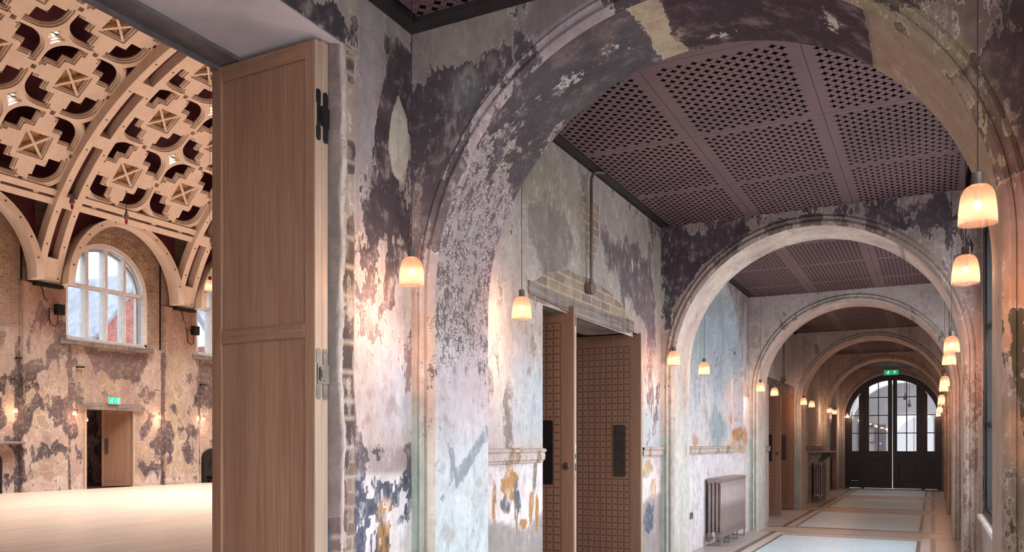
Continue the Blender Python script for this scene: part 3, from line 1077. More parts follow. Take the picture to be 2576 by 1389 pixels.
def arch(i, step, face_paint, in_paint, thick=AT):
    y0 = AY[i] if i >= 0 else -0.96
    n_arc = int(PI * AR / step)
    n_leg = int(AZ / step)
    s = [('L', AZ * k / n_leg) for k in range(n_leg)]
    s += [('A', PI - PI * k / n_arc) for k in range(n_arc + 1)]
    s += [('R', AZ * (1 - k / n_leg)) for k in range(1, n_leg + 1)]
    top = CEIL + 0.01
    cl, cr = math.atan2(top - AZ, WL - AX), math.atan2(top - AZ, WR - AX)

    def inner(k):
        t, a = s[k]
        if t == 'L':
            return (PL, a), (-1, 0)
        if t == 'R':
            return (PR, a), (1, 0)
        return (AX + AR * math.cos(a), AZ + AR * math.sin(a)), (math.cos(a), math.sin(a))
    vs, fs, ex = [], [], []
    rows = []
    width = 0.147
    for k in range(len(s)):
        (x, z), (dx, dz) = inner(k)
        # distance to the rectangle of the bay
        lim = []
        if dx < -1e-6:
            lim.append((WL - 0.01 - x) / dx)
        if dx > 1e-6:
            lim.append((WR + 0.01 - x) / dx)
        if dz > 1e-6:
            lim.append((top - z) / dz)
        L = min(lim)
        sc = min(1.0, (L - 0.004) / 0.118)
        ts = [(d * sc, h) for d, h in PROFILE]
        if L > 0.15:
            m = 14
            ts += [(0.118 + (L - 0.118) * j / m, 0.0) for j in range(1, m + 1)]
        else:
            ts += [(0.118 * sc + (L - 0.118 * sc) * j / 14, 0.0) for j in range(1, 15)]
        row = []
        for d, h in ts:
            row.append(len(vs))
            vs.append((x + dx * d, y0 + h, z + dz * d))
            ex.append(d)
        rows.append(row)
    for a, b in zip(rows, rows[1:]):
        for j in range(len(a) - 1):
            fs.append((a[j], b[j], b[j + 1], a[j + 1]))
    nf = len(vs)
    # corners of the bay that the fan of rays cuts off
    xyz = np.array(vs)
    pf = Paint(xyz, xyz[:, 0], xyz[:, 2], (150, 134, 134), CHAR, -0.25, 101 + i * 7, 0.10)
    pf.d = np.array(ex)
    face_paint(pf)
    # soffit
    iv, dep, ang, zz = [], [], [], []
    ds = span([0.028, thick], step)
    rows = []
    for k in range(len(s)):
        (x, z), _ = inner(k)
        t, a = s[k]
        row = []
        for d in ds:
            row.append(nf + len(iv))
            iv.append((x, y0 + d, z))
            dep.append(d)
            ang.append(math.degrees(a) if t == 'A' else (180 if t == 'L' else 0))
            zz.append(z)
        rows.append(row)
    for a, b in zip(rows, rows[1:]):
        for j in range(len(a) - 1):
            fs.append((a[j], a[j + 1], b[j + 1], b[j]))
    iv = np.array(iv)
    # along-soffit coordinate: arc length in metres, 0 at the left springing, negative down the left pier
    arc = np.where(np.array(ang) >= 180, np.minimum(0, np.array(zz) - AZ), np.where(np.array(ang) <= 0, PI * AR + np.maximum(0, AZ - np.array(zz)), np.radians(180 - np.array(ang)) * AR))
    pi_ = Paint(iv, arc, np.array(dep), (196, 182, 172), CHAR, -0.7, 151 + i * 7, 0.06)
    pi_.z = np.array(zz)
    in_paint(pi_)
    # plain far face
    nb = nf + len(iv)
    bv = [(v[0], y0 + thick, v[2]) for v in vs]
    nrow = len(rows)
    per = nf // len(s)
    for k in range(len(s) - 1):
        for j in range(per - 1):
            a = nb + k * per + j
            fs.append((a, a + 1, a + per + 1, a + per))
    pb = Paint(np.array(bv), [v[0] for v in bv], [v[2] for v in bv], (160, 146, 142), DARKM, -0.3, 181 + i * 7)
    o = raw_mesh('wall_arch_%d' % (i + 2), np.concatenate([xyz, iv, np.array(bv)]), fs, M['plaster'])
    apply_paint(o, [pf, pi_, pb])
    return o


def mould(p, rgb, a=0.8):
    p._mixin(p.under, rgb, a * np.clip((0.122 - p.d) / 0.01, 0, 1))
    p._mixin(p.over, tuple(v * 0.62 for v in rgb), a * np.clip((0.122 - p.d) / 0.01, 0, 1))


def face0(p):
    p._mixin(p.under, (158, 140, 136), np.ones(p.n))
    p.drift((172, 160, 154), 2.5, 0.7, 1).drift((132, 116, 118), 2.2, 0.6, 2)
    L = p.u < AX
    # left spandrel: sooty mauve with a grey skim at the top
    p._mixin(p.over, (88, 78, 82), np.ones(p.n))
    p.drift((122, 108, 110), 2.6, 0.9, 4, 'over')
    p.drift((70, 64, 68), 3.2, 0.8, 8, 'over')
    p.blob('mask', -2.35, 3.15, 0.75, 0.62, 0.36)
    p.poly('mask', [(-2.70, 3.9), (-2.1, 3.9), (-2.0, 3.72), (-2.28, 3.57), (-2.55, 3.56), (-2.70, 3.5)], 0.9, 0.05, cut=True)
    p.polywash((158, 144, 136), [(-2.60, 3.9), (-1.9, 3.9), (-1.95, 3.72), (-2.28, 3.55), (-2.55, 3.56)], 0.9)
    p.wash((108, 112, 112), -2.35, 3.45, 0.12, 0.14, 0.7, 'over')
    p.blob('speck', -2.6, 3.3, 0.08, 0.6, 0.5)
    p._mixin(p.under, (196, 170, 152), L * np.clip((2.35 - p.v) / 0.4, 0, 1) * 0.8)
    p._mixin(p.under, (160, 176, 164), L * np.clip((1.75 - p.v) / 0.25, 0, 1) * (p.d > 0.06) * 0.85)
    p._mixin(p.under, (202, 194, 180), L * np.clip((1.6 - p.v) / 0.25, 0, 1) * (p.d < 0.06) * 0.7)
    sel = L & (p.v < 2.25)
    p.mask[sel] = -0.55
    p.blob('speck', -2.575, 1.85, 0.035, 0.35, 0.62).blob('speck', -2.63, 1.62, 0.04, 0.12, 0.5)
    # moulding band
    p._mixin(p.under, (172, 158, 160), (p.d < 0.12) * L * (p.v > 2.2) * 0.8)
    sel2 = (p.d < 0.115) & L & (p.v > 2.9)
    p.mask[sel2] = np.minimum(p.mask[sel2], -0.12)
    # right spandrel: brown and bruised plaster, broken edge
    R = p.u > -0.55
    p._mixin(p.under, (122, 98, 92), R * np.clip((p.v - 2.1) / 0.4, 0, 1) * 0.95)
    p._mixin(p.under, (190, 148, 122), R * np.clip((2.35 - p.v) / 0.3, 0, 1) * np.clip((p.v - 1.7) / 0.15, 0, 1))  # pink-orange plaster, with the nearby lamp's glow put into its colour
    p._mixin(p.under, (154, 136, 118), R * np.clip((1.75 - p.v) / 0.2, 0, 1))
    p._mixin(p.over, (78, 64, 66), R * 1.0)
    p.blob('mask', -0.25, 3.35, 0.7, 0.55, 0.30).blob('mask', 0.35, 3.0, 0.2, 0.8, 0.25)
    p._mixin(p.over, (84, 78, 62), R * (p.v < 2.1) * 1.0)
    p.poly('mask', [(0.275, 1.96), (0.33, 1.96), (0.33, 1.75), (0.30, 1.70), (0.28, 1.80)], 0.45, 0.03, warp=0.2)
    p.poly('mask', [(0.30, 1.68), (0.45, 1.75), (0.45, 1.28), (0.32, 1.33), (0.31, 1.5)], 0.6, 0.05, warp=0.3)
    p.wash((206, 168, 140), 0.285, 1.45, 0.04, 0.16, 0.9)
    band = np.clip((0.13 - p.d) / 0.02, 0, 1) * R * np.clip((p.v - 2.5) / 0.1, 0, 1)
    p._mixin(p.under, (150, 132, 104), band * 0.8)
    p._mixin(p.over, (96, 78, 70), band)
    p.mask[:] = np.where(band > 0.3, 0.05, p.mask)
    crown = (np.abs(p.u - AX) < 0.6)
    p._mixin(p.over, (70, 60, 66), crown * 1.0)
    p.blob('mask', AX, 3.72, 0.55, 0.14, 0.4)


def soff0(p):
    g = math.radians(1) * AR
    ang = lambda deg: (180 - deg) * g
    p._mixin(p.under, (188, 174, 176), np.ones(p.n))
    p.drift((176, 184, 190), 2.2, 0.6, 1).drift((196, 178, 170), 2.4, 0.5, 2)
    low = p.u < -0.2
    p._mixin(p.under, (206, 214, 216), np.clip((-0.5 - p.u) / 0.5, 0, 1) * 0.85)
    p._mixin(p.under, (196, 190, 196), np.clip((-0.1 - p.u) / 0.2, 0, 1) * np.clip((p.u + 0.7) / 0.3, 0, 1) * 0.6)
    p._mixin(p.under, (206, 222, 224), np.clip((-1.15 - p.u) / 0.3, 0, 1) * 0.7)
    # crackled mould climbing the left haunch, then solid soot to the crown
    sp = np.clip((p.wu + 0.55) / 0.35, -1, 1) * np.clip((ang(118) - p.wu) / 0.35, -1, 1)
    p.speck[:] = np.maximum(p.speck, 0.78 * np.minimum(sp, 1))
    p._mixin(p.under, (160, 148, 148), np.clip((p.u + 0.3) / 0.4, 0, 1) * np.clip((ang(110) - p.u) / 0.4, 0, 1) * 0.7)
    p._mixin(p.under, (168, 158, 146), np.clip((p.u - ang(152)) / 0.3, 0, 1) * np.clip((ang(128) - p.u) / 0.3, 0, 1) * (p.v > 0.3) * 0.8)
    p._mixin(p.over, (74, 72, 78), np.ones(p.n))
    p.drift((88, 82, 86), 3, 0.7, 6, 'over')
    m = np.minimum(np.clip((p.wu - ang(138)) / 0.75, -1.2, 1), np.clip((ang(100.5) - p.wu) / 0.06, -1.2, 1))
    p.mask[:] = np.maximum(p.mask, 0.72 * m)
    p._mixin(p.under, (112, 104, 104), np.clip((p.u - ang(130)) / 0.25, 0, 1) * np.clip((ang(101) - p.u) / 0.03, 0, 1))
    p._mixin(p.over, (62, 48, 56), np.clip((p.u - ang(98)) / 0.1, 0, 1))
    m2 = np.minimum(np.clip((p.wu - ang(94.5)) / 0.07, -1, 1), np.clip((ang(51.5) - p.wu) / 0.05, -1, 1))
    p.mask[:] = np.where(p.wu > ang(98), 1.15 * m2, p.mask)
    p.blob('flake', ang(118), 0.35, 0.42, 0.22, 0.46).blob('flake', ang(108), 0.3, 0.3, 0.3, 0.36).blob('flake', ang(60), 0.3, 0.12, 0.4, 0.5).blob('flake', ang(82), 0.55, 0.5, 0.12, 0.42)
    # pale mortar gap and the tan right haunch
    p._mixin(p.under, (180, 164, 142), np.clip((p.u - ang(104)) / 0.1, 0, 1))
    p._mixin(p.under, (104, 90, 88), np.clip((p.u - ang(93.5)) / 0.03, 0, 1))
    p._mixin(p.under, (156, 136, 118), np.clip((p.u - ang(52)) / 0.05, 0, 1))
    p._mixin(p.over, (124, 102, 88), np.clip((p.u - ang(50)) / 0.05, 0, 1))
    p.mask[p.u > ang(48)] = -0.42
    p._mixin(p.under, (176, 146, 124), np.clip((p.u - ang(15)) / 0.3, 0, 1))
    p._mixin(p.under, (184, 168, 154), np.clip((p.u - ang(0)) / 0.4, 0, 1))
    # grey scrape marks on the pier
    base = PI * 0
    zmark = lambda y, z: (z - AZ, y - AY[0])
    for poly in ([(3.96, 1.53), (4.02, 1.53), (4.14, 1.40), (4.19, 1.25), (4.10, 1.17), (4.03, 1.07), (4.0, 1.09), (4.11, 1.22), (4.10, 1.35)],
                 [(4.16, 1.26), (4.34, 1.36), (4.53, 1.52), (4.55, 1.46), (4.36, 1.29), (4.18, 1.17)]):
        pts = [zmark(*q) for q in poly]
        p.poly('mask', pts, 0.55, 0.05, warp=0.6)
        p.polywash((146, 154, 160), [(a, b) for a, b in pts], 1.0, 0.08, 'over', 0.6)
    p._mixin(p.over, (146, 154, 160), (p.u < -0.3) * 1.0)


def face_n(i):
    def f(p):
        p.drift((172, 158, 154), 2.2, 0.7, 1).drift((128, 116, 116), 1.9, 0.6, 2)
        if i == 1:
            p._mixin(p.over, (66, 54, 60), np.ones(p.n))
            p.drift((84, 74, 84), 3.0, 0.7, 5, 'over')
            p.blob('mask', -2.2, 3.4, 0.60, 0.5, 0.55).blob('mask', -2.6, 2.8, 0.12, 0.5, 0.1)
            p.blob('mask', -0.2, 3.6, 1.0, 0.34, 0.22)
            p.wash((166, 158, 128), -1.95, 3.35, 0.08, 0.12, 0.9)
            p.cut('mask', -1.98, 3.28, 0.07, 0.10)
            p._mixin(p.under, (156, 170, 164), (p.u < -2.55) * np.clip((p.v - 2.6) / 0.2, 0, 1) * 0.7)
            p.blob('speck', -2.6, 2.6, 0.1, 0.8, 0.5)
            mould(p, (150, 134, 128), 0.85)
            p.mask[p.d < 0.12] = -0.08
        else:
            p._mixin(p.under, (204, 194, 190) if i < 4 else (204, 188, 180), 0.8 * np.ones(p.n))
            p.drift((172, 160, 156), 1.8, 0.8, 4)
            p._mixin(p.over, (130, 116, 114), np.ones(p.n))
            p.mask[:] = -0.55
            p.blob('mask', -2.2, 3.5, 0.5, 0.4, -0.15)
            mould(p, (176, 164, 154), 0.7)
            p.mask[(p.d < 0.12)] = -0.27
        Lw = (p.u < AX) & (p.v < 2.3)
        p._mixin(p.under, (192, 186, 176), Lw * 0.8)
        p._mixin(p.under, (170, 184, 174), Lw * (p.v < 1.5) * (p.d > 0.05) * 0.7)
        p.mask[Lw] = -0.45
        p._mixin(p.over, (150, 140, 130), Lw * 1.0)
        R = (p.u > AX + 0.5)
        p._mixin(p.under, (182, 158, 146), R * np.clip((2.9 - p.v) / 0.6, 0, 1) * 0.9)
        p._mixin(p.under, (190, 176, 164), R * np.clip((1.75 - p.v) / 0.15, 0, 1) * 0.9)
        p._mixin(p.over, (138, 108, 96), R * (p.v < 2.9) * 1.0)
        sel = R & (p.v < 2.9) & (p.v > 1.7)
        p.mask[sel] = -0.15
    return f


def soff_n(i):
    def f(p):
        base = (206, 190, 180) if i < 3 else (196, 182, 174)
        if i >= 4:
            base = (202, 180, 168)
        p._mixin(p.under, base, np.ones(p.n))
        p.drift((214, 204, 198), 2.0, 0.6, 1).drift((190, 170, 160), 2.4, 0.5, 2)
        p._mixin(p.over, (92, 80, 80), np.ones(p.n))
        p.mask[:] = -0.78
        edge_ = np.clip((0.10 - p.v) / 0.06, 0, 1)
        p.mask[:] = np.maximum(p.mask, -0.78 + 0.42 * edge_)
        p.speck[:] = -0.5
        gap = np.exp(-((p.wu - math.radians(80) * AR) / 0.05) ** 2)
        p._mixin(p.under, (220, 210, 200), gap)
        gap2 = np.exp(-((p.wu - math.radians(128) * AR) / 0.03) ** 2)
        p._mixin(p.under, (130, 116, 112), gap2 * 0.9)
        p._mixin(p.under, (196, 196, 190), np.clip((-0.2 - p.u) / 0.4, 0, 1) * 0.7)
        p._mixin(p.under, (192, 202, 194), np.clip((-0.9 - p.u) / 0.4, 0, 1) * 0.4)
        p._mixin(p.under, (180, 164, 146), np.clip((p.u - PI * AR) / 0.4, 0, 1) * 0.8)
    return f


labels = ['nearest peeling arch with soot black soffit', 'second peeling arch with cream soffit and black mould spandrel', 'third peeling arch with cream soffit',
          'fourth peeling arch with pale soffit', 'fifth brownish arch before the black doors', 'plain arch framing the black entrance doors']
for i in range(6):
    st = (0.02, 0.032, 0.05, 0.06, 0.07, 0.08)[i]
    o = arch(i, st, face0 if i == 0 else face_n(i), soff0 if i == 0 else soff_n(i))
    tag(o, labels[i], 'arch', kind='structure')
o = arch(-1, 0.1, lambda p: None, lambda p: None)
o.name = 'wall_arch_1'
tag(o, 'plaster arch behind the viewpoint', 'arch', kind='structure')


# ------------------------------------------------------------------ right wall with tall windows
WIN = [(-4.6, -1.6), (-0.1, 3.35), (5.0, 8.60), (9.9, 13.2)]
ZS, ZT = 0.74, 3.40


def right_wall():
    v_all, f_all, paints = [], [], []
    for k, (a, b) in enumerate(((-5.2, -0.96), (-0.31, 3.93), (4.55, 8.80), (9.43, 13.67), (14.3, 18.55), (19.18, 23.42), (24.05, 28.29))):
        hole = [(w0, w1, ZS, ZT) for w0, w1 in WIN if a < w0 < b]
        cuts = [a] + ([hole[0][0], hole[0][1]] if hole else []) + [b]
        U, V, F = grid(span(cuts, 0.07), span([0, ZS, ZT, CEIL], 0.07), hole)
        xyz = np.stack([np.full(len(U), WR), U, V], 1)
        p = Paint(xyz, U, V, (192, 178, 168), (146, 130, 122), -0.45, 61 + k, 0.14)
        p.drift((200, 186, 176), 1.8, 0.7, 1).drift((168, 156, 142), 1.8, 0.5, 2)
        n = len(v_all)
        v_all.extend(xyz)
        f_all.extend([tuple(i + n for i in reversed(q)) for q in F])
        paints.append(p)
        # splayed reveals round each opening
        for (w0, w1, z0, z1) in hole:
            for (pa, pb) in (((w0, z0), (w0, z1)), ((w1, z1), (w1, z0)), ((w0, z1), (w1, z1)), ((w1, z0), (w0, z0))):
                L = span([0, 1], 0.05)
                D = [0, 0.02, 0.16, 0.28]
                vs, fs = [], []
                for t in L:
                    for d in D:
                        vs.append((WR + d, pa[0] + (pb[0] - pa[0]) * t, pa[1] + (pb[1] - pa[1]) * t))
                for i in range(len(L) - 1):
                    for j in range(len(D) - 1):
                        q = i * len(D) + j
                        fs.append((q, q + 1, q + len(D) + 1, q + len(D)))
                xyz = np.array(vs)
                p = Paint(xyz, xyz[:, 1], xyz[:, 2], (128, 126, 118), (84, 82, 76), -0.1, 71 + k, 0.1)
                n = len(v_all)
                v_all.extend(xyz)
                f_all.extend([tuple(i + n for i in q) for q in fs])
                paints.append(p)
    o = raw_mesh('wall_right', v_all, f_all, M['plaster'])
    apply_paint(o, paints)
    tag(o, 'brown peeling wall with window openings along the right of the corridor', 'wall', kind='structure')


right_wall()

for k, (w0, w1) in enumerate(WIN):
    xg = WR + 0.07
    mb = MB()
    for (y0, y1, z0, z1) in ((w0, w0 + 0.06, ZS + 0.04, ZT), (w1 - 0.06, w1, ZS + 0.04, ZT), (w0, w1, ZT - 0.06, ZT), (w0, w1, ZS + 0.04, ZS + 0.10)):
        mb.box(xg - 0.045, xg + 0.045, y0, y1, z0, z1, 0.006)
        mb.box(xg - 0.062, xg - 0.05, y0 + 0.012, y1 - 0.012, z0 + 0.012, z1 - 0.012, 0.003)
    n = 4
    for q in range(1, n):
        y = w0 + (w1 - w0) * q / n
        mb.box(xg - 0.03, xg + 0.03, y - 0.025, y + 0.025, ZS + 0.08, ZT - 0.05, 0.005)
    for z in (1.6, 2.5):
        mb.box(xg - 0.022, xg + 0.022, w0 + 0.05, w1 - 0.05, z - 0.02, z + 0.02, 0.004)
    w = mb.build('window_%d' % (k + 1), M['black'])
    tag(w, 'tall black framed window in the right corridor wall', 'window', kind='structure')
    MB().box(xg - 0.003, xg + 0.003, w0 + 0.05, w1 - 0.05, ZS + 0.09, ZT - 0.05).build('pane', M['glass'], w)
    s = MB().box(WR - 0.045, xg + 0.05, w0 - 0.02, w1 + 0.015, ZS, ZS + 0.04, 0.012).build('sill', M['stone'], w)
    tag(s, 'white marble sill')

# ------------------------------------------------------------------ floor, ceiling, ends
o = MB().box(-3.43, WR + 0.3, -5.2, 29.6, -0.12, 0.0).build('floor_corridor', M['mosaic'])
tag(o, 'mosaic tile floor with pale blue fields and dark border lines', 'floor', kind='structure')

for k in range(-1, 6):
    a = (AY[k] if k >= 0 else -0.96) + AT
    b = AY[k + 1] if k < 5 else 29.6
    if k == -1:
        a, b = -0.31, AY[0]
    zc = CEIL if k >= 0 else CEIL
    o = MB().add([(-2.575, a, CEIL), (WR - 0.14, a, CEIL), (WR - 0.14, b, CEIL), (-2.575, b, CEIL)], [(0, 1, 2, 3)]).build('ceiling_%d' % (k + 2), M['board'])
    tag(o, 'perforated dusky pink ceiling boards between two arches', 'ceiling', kind='structure')
    mb = MB()
    mb.box(-2.70, -2.60, a, b, CEIL - 0.03 if k < 0 else CEIL + 0.015, CEIL + 0.06)  # black edge strips stand in for the unlit gap beside the boards
    mb.box(WR - 0.10, WR + 0.02, a, b, CEIL + 0.0, CEIL + 0.06)
    if k < 0:
        mb.box(-2.69, WR, b - 0.10, b + 0.0, CEIL - 0.032, CEIL + 0.05)
    e = mb.build('trim_%d' % (k + 2), M['dark_gap_trim'])
    tag(e, 'black edge strip standing in for the dark gap beside the ceiling boards', 'trim', kind='structure')
o = MB().box(-3.43, WR + 0.3, -5.3, 29.6, CEIL + 0.45, CEIL + 0.6).build('ceiling_void', M['void'])
tag(o, 'dark void above the perforated boards', 'ceiling', kind='structure')
mb = MB().box(WL - 0.02, WL + 0.005, -5.3, 29.6, CEIL, CEIL + 0.5).box(WR, WR + 0.03, -5.3, 29.6, CEIL, CEIL + 0.5)
tag(mb.build('wall_void', M['void']), 'dark wall above the ceiling boards', 'wall', kind='structure')
mb = MB().box(-3.43, -2.4, -5.3, -5.2, 0, CEIL + 0.6).box(0.1, WR + 0.3, -5.3, -5.2, 0, CEIL + 0.6).box(-2.4, 0.1, -5.3, -5.2, 0, 0.8).box(-2.4, 0.1, -5.3, -5.2, 3.5, CEIL + 0.6)  # opening added in the unseen end wall to light the surfaces ahead
for q in (-2.37, -1.15, 0.07):
    mb.box(q - 0.03, q + 0.03, -5.28, -5.22, 0.8, 3.5)
tag(mb.build('wall_back', M['plain']), 'end wall behind the viewpoint, with a window opening added to let in light', 'wall', kind='structure')

# dado rails that survive on the left wall
for k, (a, b) in enumerate(((4.57, 5.68), (8.08, 8.78), (9.45, 13.65), (14.33, 15.45), (19.2, 23.4))):
    x = WL - (0.15 if k == 2 else 0)
    prof = [(-0.01, 1.275), (0.012, 1.278), (0.018, 1.295), (0.030, 1.302), (0.034, 1.335), (0.026, 1.352), (0.040, 1.362), (0.044, 1.378), (0.020, 1.39), (-0.01, 1.392)]
    seg = span([a, b], 0.05)
    vs, fs, n = [], [], len(prof)
    for y in seg:
        for d, z in prof:
            vs.append((x + d, y, z))
    for i in range(len(seg) - 1):
        for j in range(n - 1):
            fs.append((i * n + j, i * n + j + 1, (i + 1) * n + j + 1, (i + 1) * n + j))
    xyz = np.array(vs)
    p = Paint(xyz, xyz[:, 1], xyz[:, 2], (196, 180, 172), (140, 112, 92), -0.15, 91 + k, 0.05)
    p.drift(OCHRE, 5, 0.5, 3, 'over')
    o = raw_mesh('trim_%d' % (11 + k), vs, fs, M['plaster'])
    apply_paint(o, [p])
    tag(o, 'worn moulded dado rail on the left wall', 'trim', kind='structure')


# ------------------------------------------------------------------ pendant lamps
def arc_pts(n, f):
    return [f(k / n) for k in range(n + 1)]


def make_lamp(label, loc, group, drop):
    """Origin at the rim of the shade; drop is the height of the ceiling above it."""
    t = thing('pendant_lamp', label, 'lamp', loc, group)
    prof = [(0.0665, 0.0), (0.0670, 0.012), (0.0655, 0.045), (0.0620, 0.085), (0.0575, 0.112), (0.0495, 0.132), (0.036, 0.145), (0.020, 0.150)]
    MB().lathe(prof, n=32).build('shade', M['shade'], t, True)
    MB().lathe([(0.0, 0.196), (0.019, 0.195), (0.0205, 0.190), (0.0205, 0.152), (0.022, 0.149), (0.0, 0.148)], n=20).build('lamp_holder', M['conduit'], t, True)
    MB().lathe([(0.0, 0.092), (0.013, 0.088), (0.020, 0.072), (0.016, 0.055), (0.0, 0.048)], n=16).build('bulb', M['bulb'], t, True)
    MB().lathe([(0.0, 0.148), (0.010, 0.147), (0.010, 0.093), (0.0, 0.0925)], n=12).build('bulb_neck', M['chrome'], t, True)
    MB().tube([(0, 0, 0.19), (0, 0, drop)], 0.0022, 6).build('cord', M['cord'], t)
    return t


LAMP_POS = []
ORD = ['first', 'second', 'third', 'fourth', 'fifth', 'sixth']
for side, lx in (('left', -2.44), ('right', 0.151)):
    lamp0 = None
    for i in range(6):
        for where in ('near', 'far'):
            if i == 5 and where == 'far':
                continue
            y = AY[i] + (-0.36 if where == 'near' else 0.93)
            if i == 5:
                lab = 'frosted pendant lamp hanging before the %s side of the black entrance doors' % side
            else:
                lab = 'frosted pendant lamp at the %s arch, %s pier, %s side' % (ORD[i], side, where)
            grp = 'pendant lamps along the %s side of the corridor' % side
            if lamp0 is None:
                lamp0 = make_lamp(lab, (lx, y, 2.255), grp, CEIL - 2.255)
            else:
                dup(lamp0, (lx, y, 2.255), lab, grp)
            LAMP_POS.append((lx, y, 2.255 + 0.055))


def point(loc, energy, rgb=(1.0, 0.60, 0.41), r=0.03, name='lamp_light'):
    li = bpy.data.lights.new(name, 'POINT')
    li.energy = energy
    li.color = rgb
    li.shadow_soft_size = r
    o = bpy.data.objects.new(name, li)
    C.objects.link(o)
    o.location = loc
    return o


for p in LAMP_POS:
    point(p, LAMP_W)


# ------------------------------------------------------------------ oak doors in the left wall
def rounded(x0, x1, z0, z1, r, n=5):
    out = []
    for cx, cz, a0 in ((x1 - r, z0 + r, -PI / 2), (x1 - r, z1 - r, 0), (x0 + r, z1 - r, PI / 2), (x0 + r, z0 + r, PI)):
        out += [(cx + r * math.cos(a0 + PI / 2 * k / n), cz + r * math.sin(a0 + PI / 2 * k / n)) for k in range(n + 1)]
    return out


fy = lambda u, v, d: (u, d, v)
M['plate'] = simple('dark_bronze_plate', (66, 56, 50), 0.5, 0.3, 0.08)
M['oak_chain'] = make_wood('oak_chain_pattern', (132, 98, 78), (152, 114, 92), pattern=(-0.118 - 10 * 0.0655, -0.118, 0.14, 0.14 + 35 * 0.0655, 0.0655))


def chain_leaf(name, label, loc, lock=True, width=0.86, flip=False, handle=(-0.30, -0.165)):
    """Free edge at x = 0, leaf runs to negative x; patterned face looks down -y."""
    t = thing(name, label, 'door', loc, 'oak doors with chain pattern')
    MB().box(-width, 0, 0, 0.05, 0.02, 2.56, 0.003).build('leaf', M['oak_chain'], t)
    e = MB().box(-0.0005, 0.004, 0.004, 0.046, 0.02, 2.56).build('lipping', M['oak_pale'], t)
    tag(e, 'pale oak edge strip')
    x0, x1 = handle
    r = MB()
    r.prism(rounded(x0, x1, 1.08, 1.62, 0.02), fy, -0.003, 0.001)
    h = r.build('handle', M['plate'] if not lock else M['black'], t)
    if lock:
        MB().tube([(x0 + 0.045, -0.012, 1.16), (x0 + 0.045, -0.012, 1.55)], 0.006, 8).build('pull_bar', M['black'], h)
        k = MB().lathe([(0.0, -0.007), (0.028, -0.007), (0.032, -0.003), (0.032, 0.0)], (-0.075, 0, 1.235), 20, 'y').build('lock', M['bronze'], t, True)
        MB().lathe([(0.0, -0.009), (0.006, -0.009), (0.006, -0.007)], (-0.075, 0, 1.24), 10, 'y').box(-0.078, -0.072, -0.009, -0.007, 1.222, 1.24).build('keyhole', M['black'], k)
        MB().box(0.004, 0.0055, 0.012, 0.038, 1.12, 1.42).mark(1).box(0.0055, 0.0065, 0.017, 0.033, 1.2, 1.26).box(0.0055, 0.0065, 0.017, 0.033, 1.3, 1.34).build('strike_plate', M['chrome'], t, extra=[M['black']])
        b = MB().box(0.004, 0.0055, 0.012, 0.038, 2.36, 2.56).build('top_bolt', M['chrome'], t)
        MB().box(0.0055, 0.0062, 0.019, 0.031, 2.40, 2.49).build('bolt_slot', M['black'], b)
    return t


chain_leaf('oak_door_leaf', 'chain pattern oak leaf with keyhole, nearer leaf under the timber lintel', (-2.631, 6.18, 0.0), handle=(-0.44, -0.19))
chain_leaf('oak_door_leaf', 'chain pattern oak leaf with tall dark plate, farther leaf under the timber lintel', (-2.66, 8.0, 0.0), False)
chain_leaf('oak_door_leaf', 'small distant oak chain pattern leaf beyond the long radiator, with knob', (-2.657, 16.6, 0.0))
chain_leaf('oak_door_leaf', 'small distant oak chain pattern leaf just before the fourth arch', (-2.66, 18.35, 0.0), False)

# the tall panelled leaf folded into the hall doorway
t = thing('panelled_oak_door', 'tall plain panelled oak door folded open beside the view into the hall', 'door', (-2.76, 3.165, 0))
W, Hh = 0.72, 3.458
x_in, x_out = -W, 0.0
MB().box(x_in + 0.06, x_out - 0.05, 0.014, 0.040, 0.03, Hh - 0.05).build('panel', M['oak'], t)
MB().box(x_in, x_in + 0.072, 0, 0.05, 0.012, Hh, 0.004).build('stile', M['oak'], t)
MB().box(x_out - 0.066, x_out, 0, 0.05, 0.012, Hh, 0.004).build('stile', M['oak'], t)
MB().box(x_in + 0.072, x_out - 0.066, 0, 0.05, Hh - 0.085, Hh, 0.004).build('rail', M['oak_rail'], t)
MB().box(x_in + 0.072, x_out - 0.066, 0, 0.05, 1.957, 2.035, 0.004).build('rail', M['oak_rail'], t)
MB().box(x_in + 0.072, x_out - 0.066, 0, 0.05, 0.012, 0.15, 0.004).build('rail', M['oak_rail'], t)
e = MB().box(x_out - 0.001, x_out + 0.003, 0.001, 0.049, 0.012, Hh).build('lipping', M['oak_pale'], t)
tag(e, 'pale oak hinge edge')
lt = MB().box(x_in - 0.006, x_in + 0.0, 0.01, 0.04, 1.18, 1.28, 0.002).build('latch', M['black'], t)
MB().tube([(x_in - 0.004, 0.025, 1.23), (x_in - 0.03, 0.02, 1.235), (x_in - 0.034, 0.0, 1.238)], 0.008, 8).build('thumb_turn', M['black'], lt)


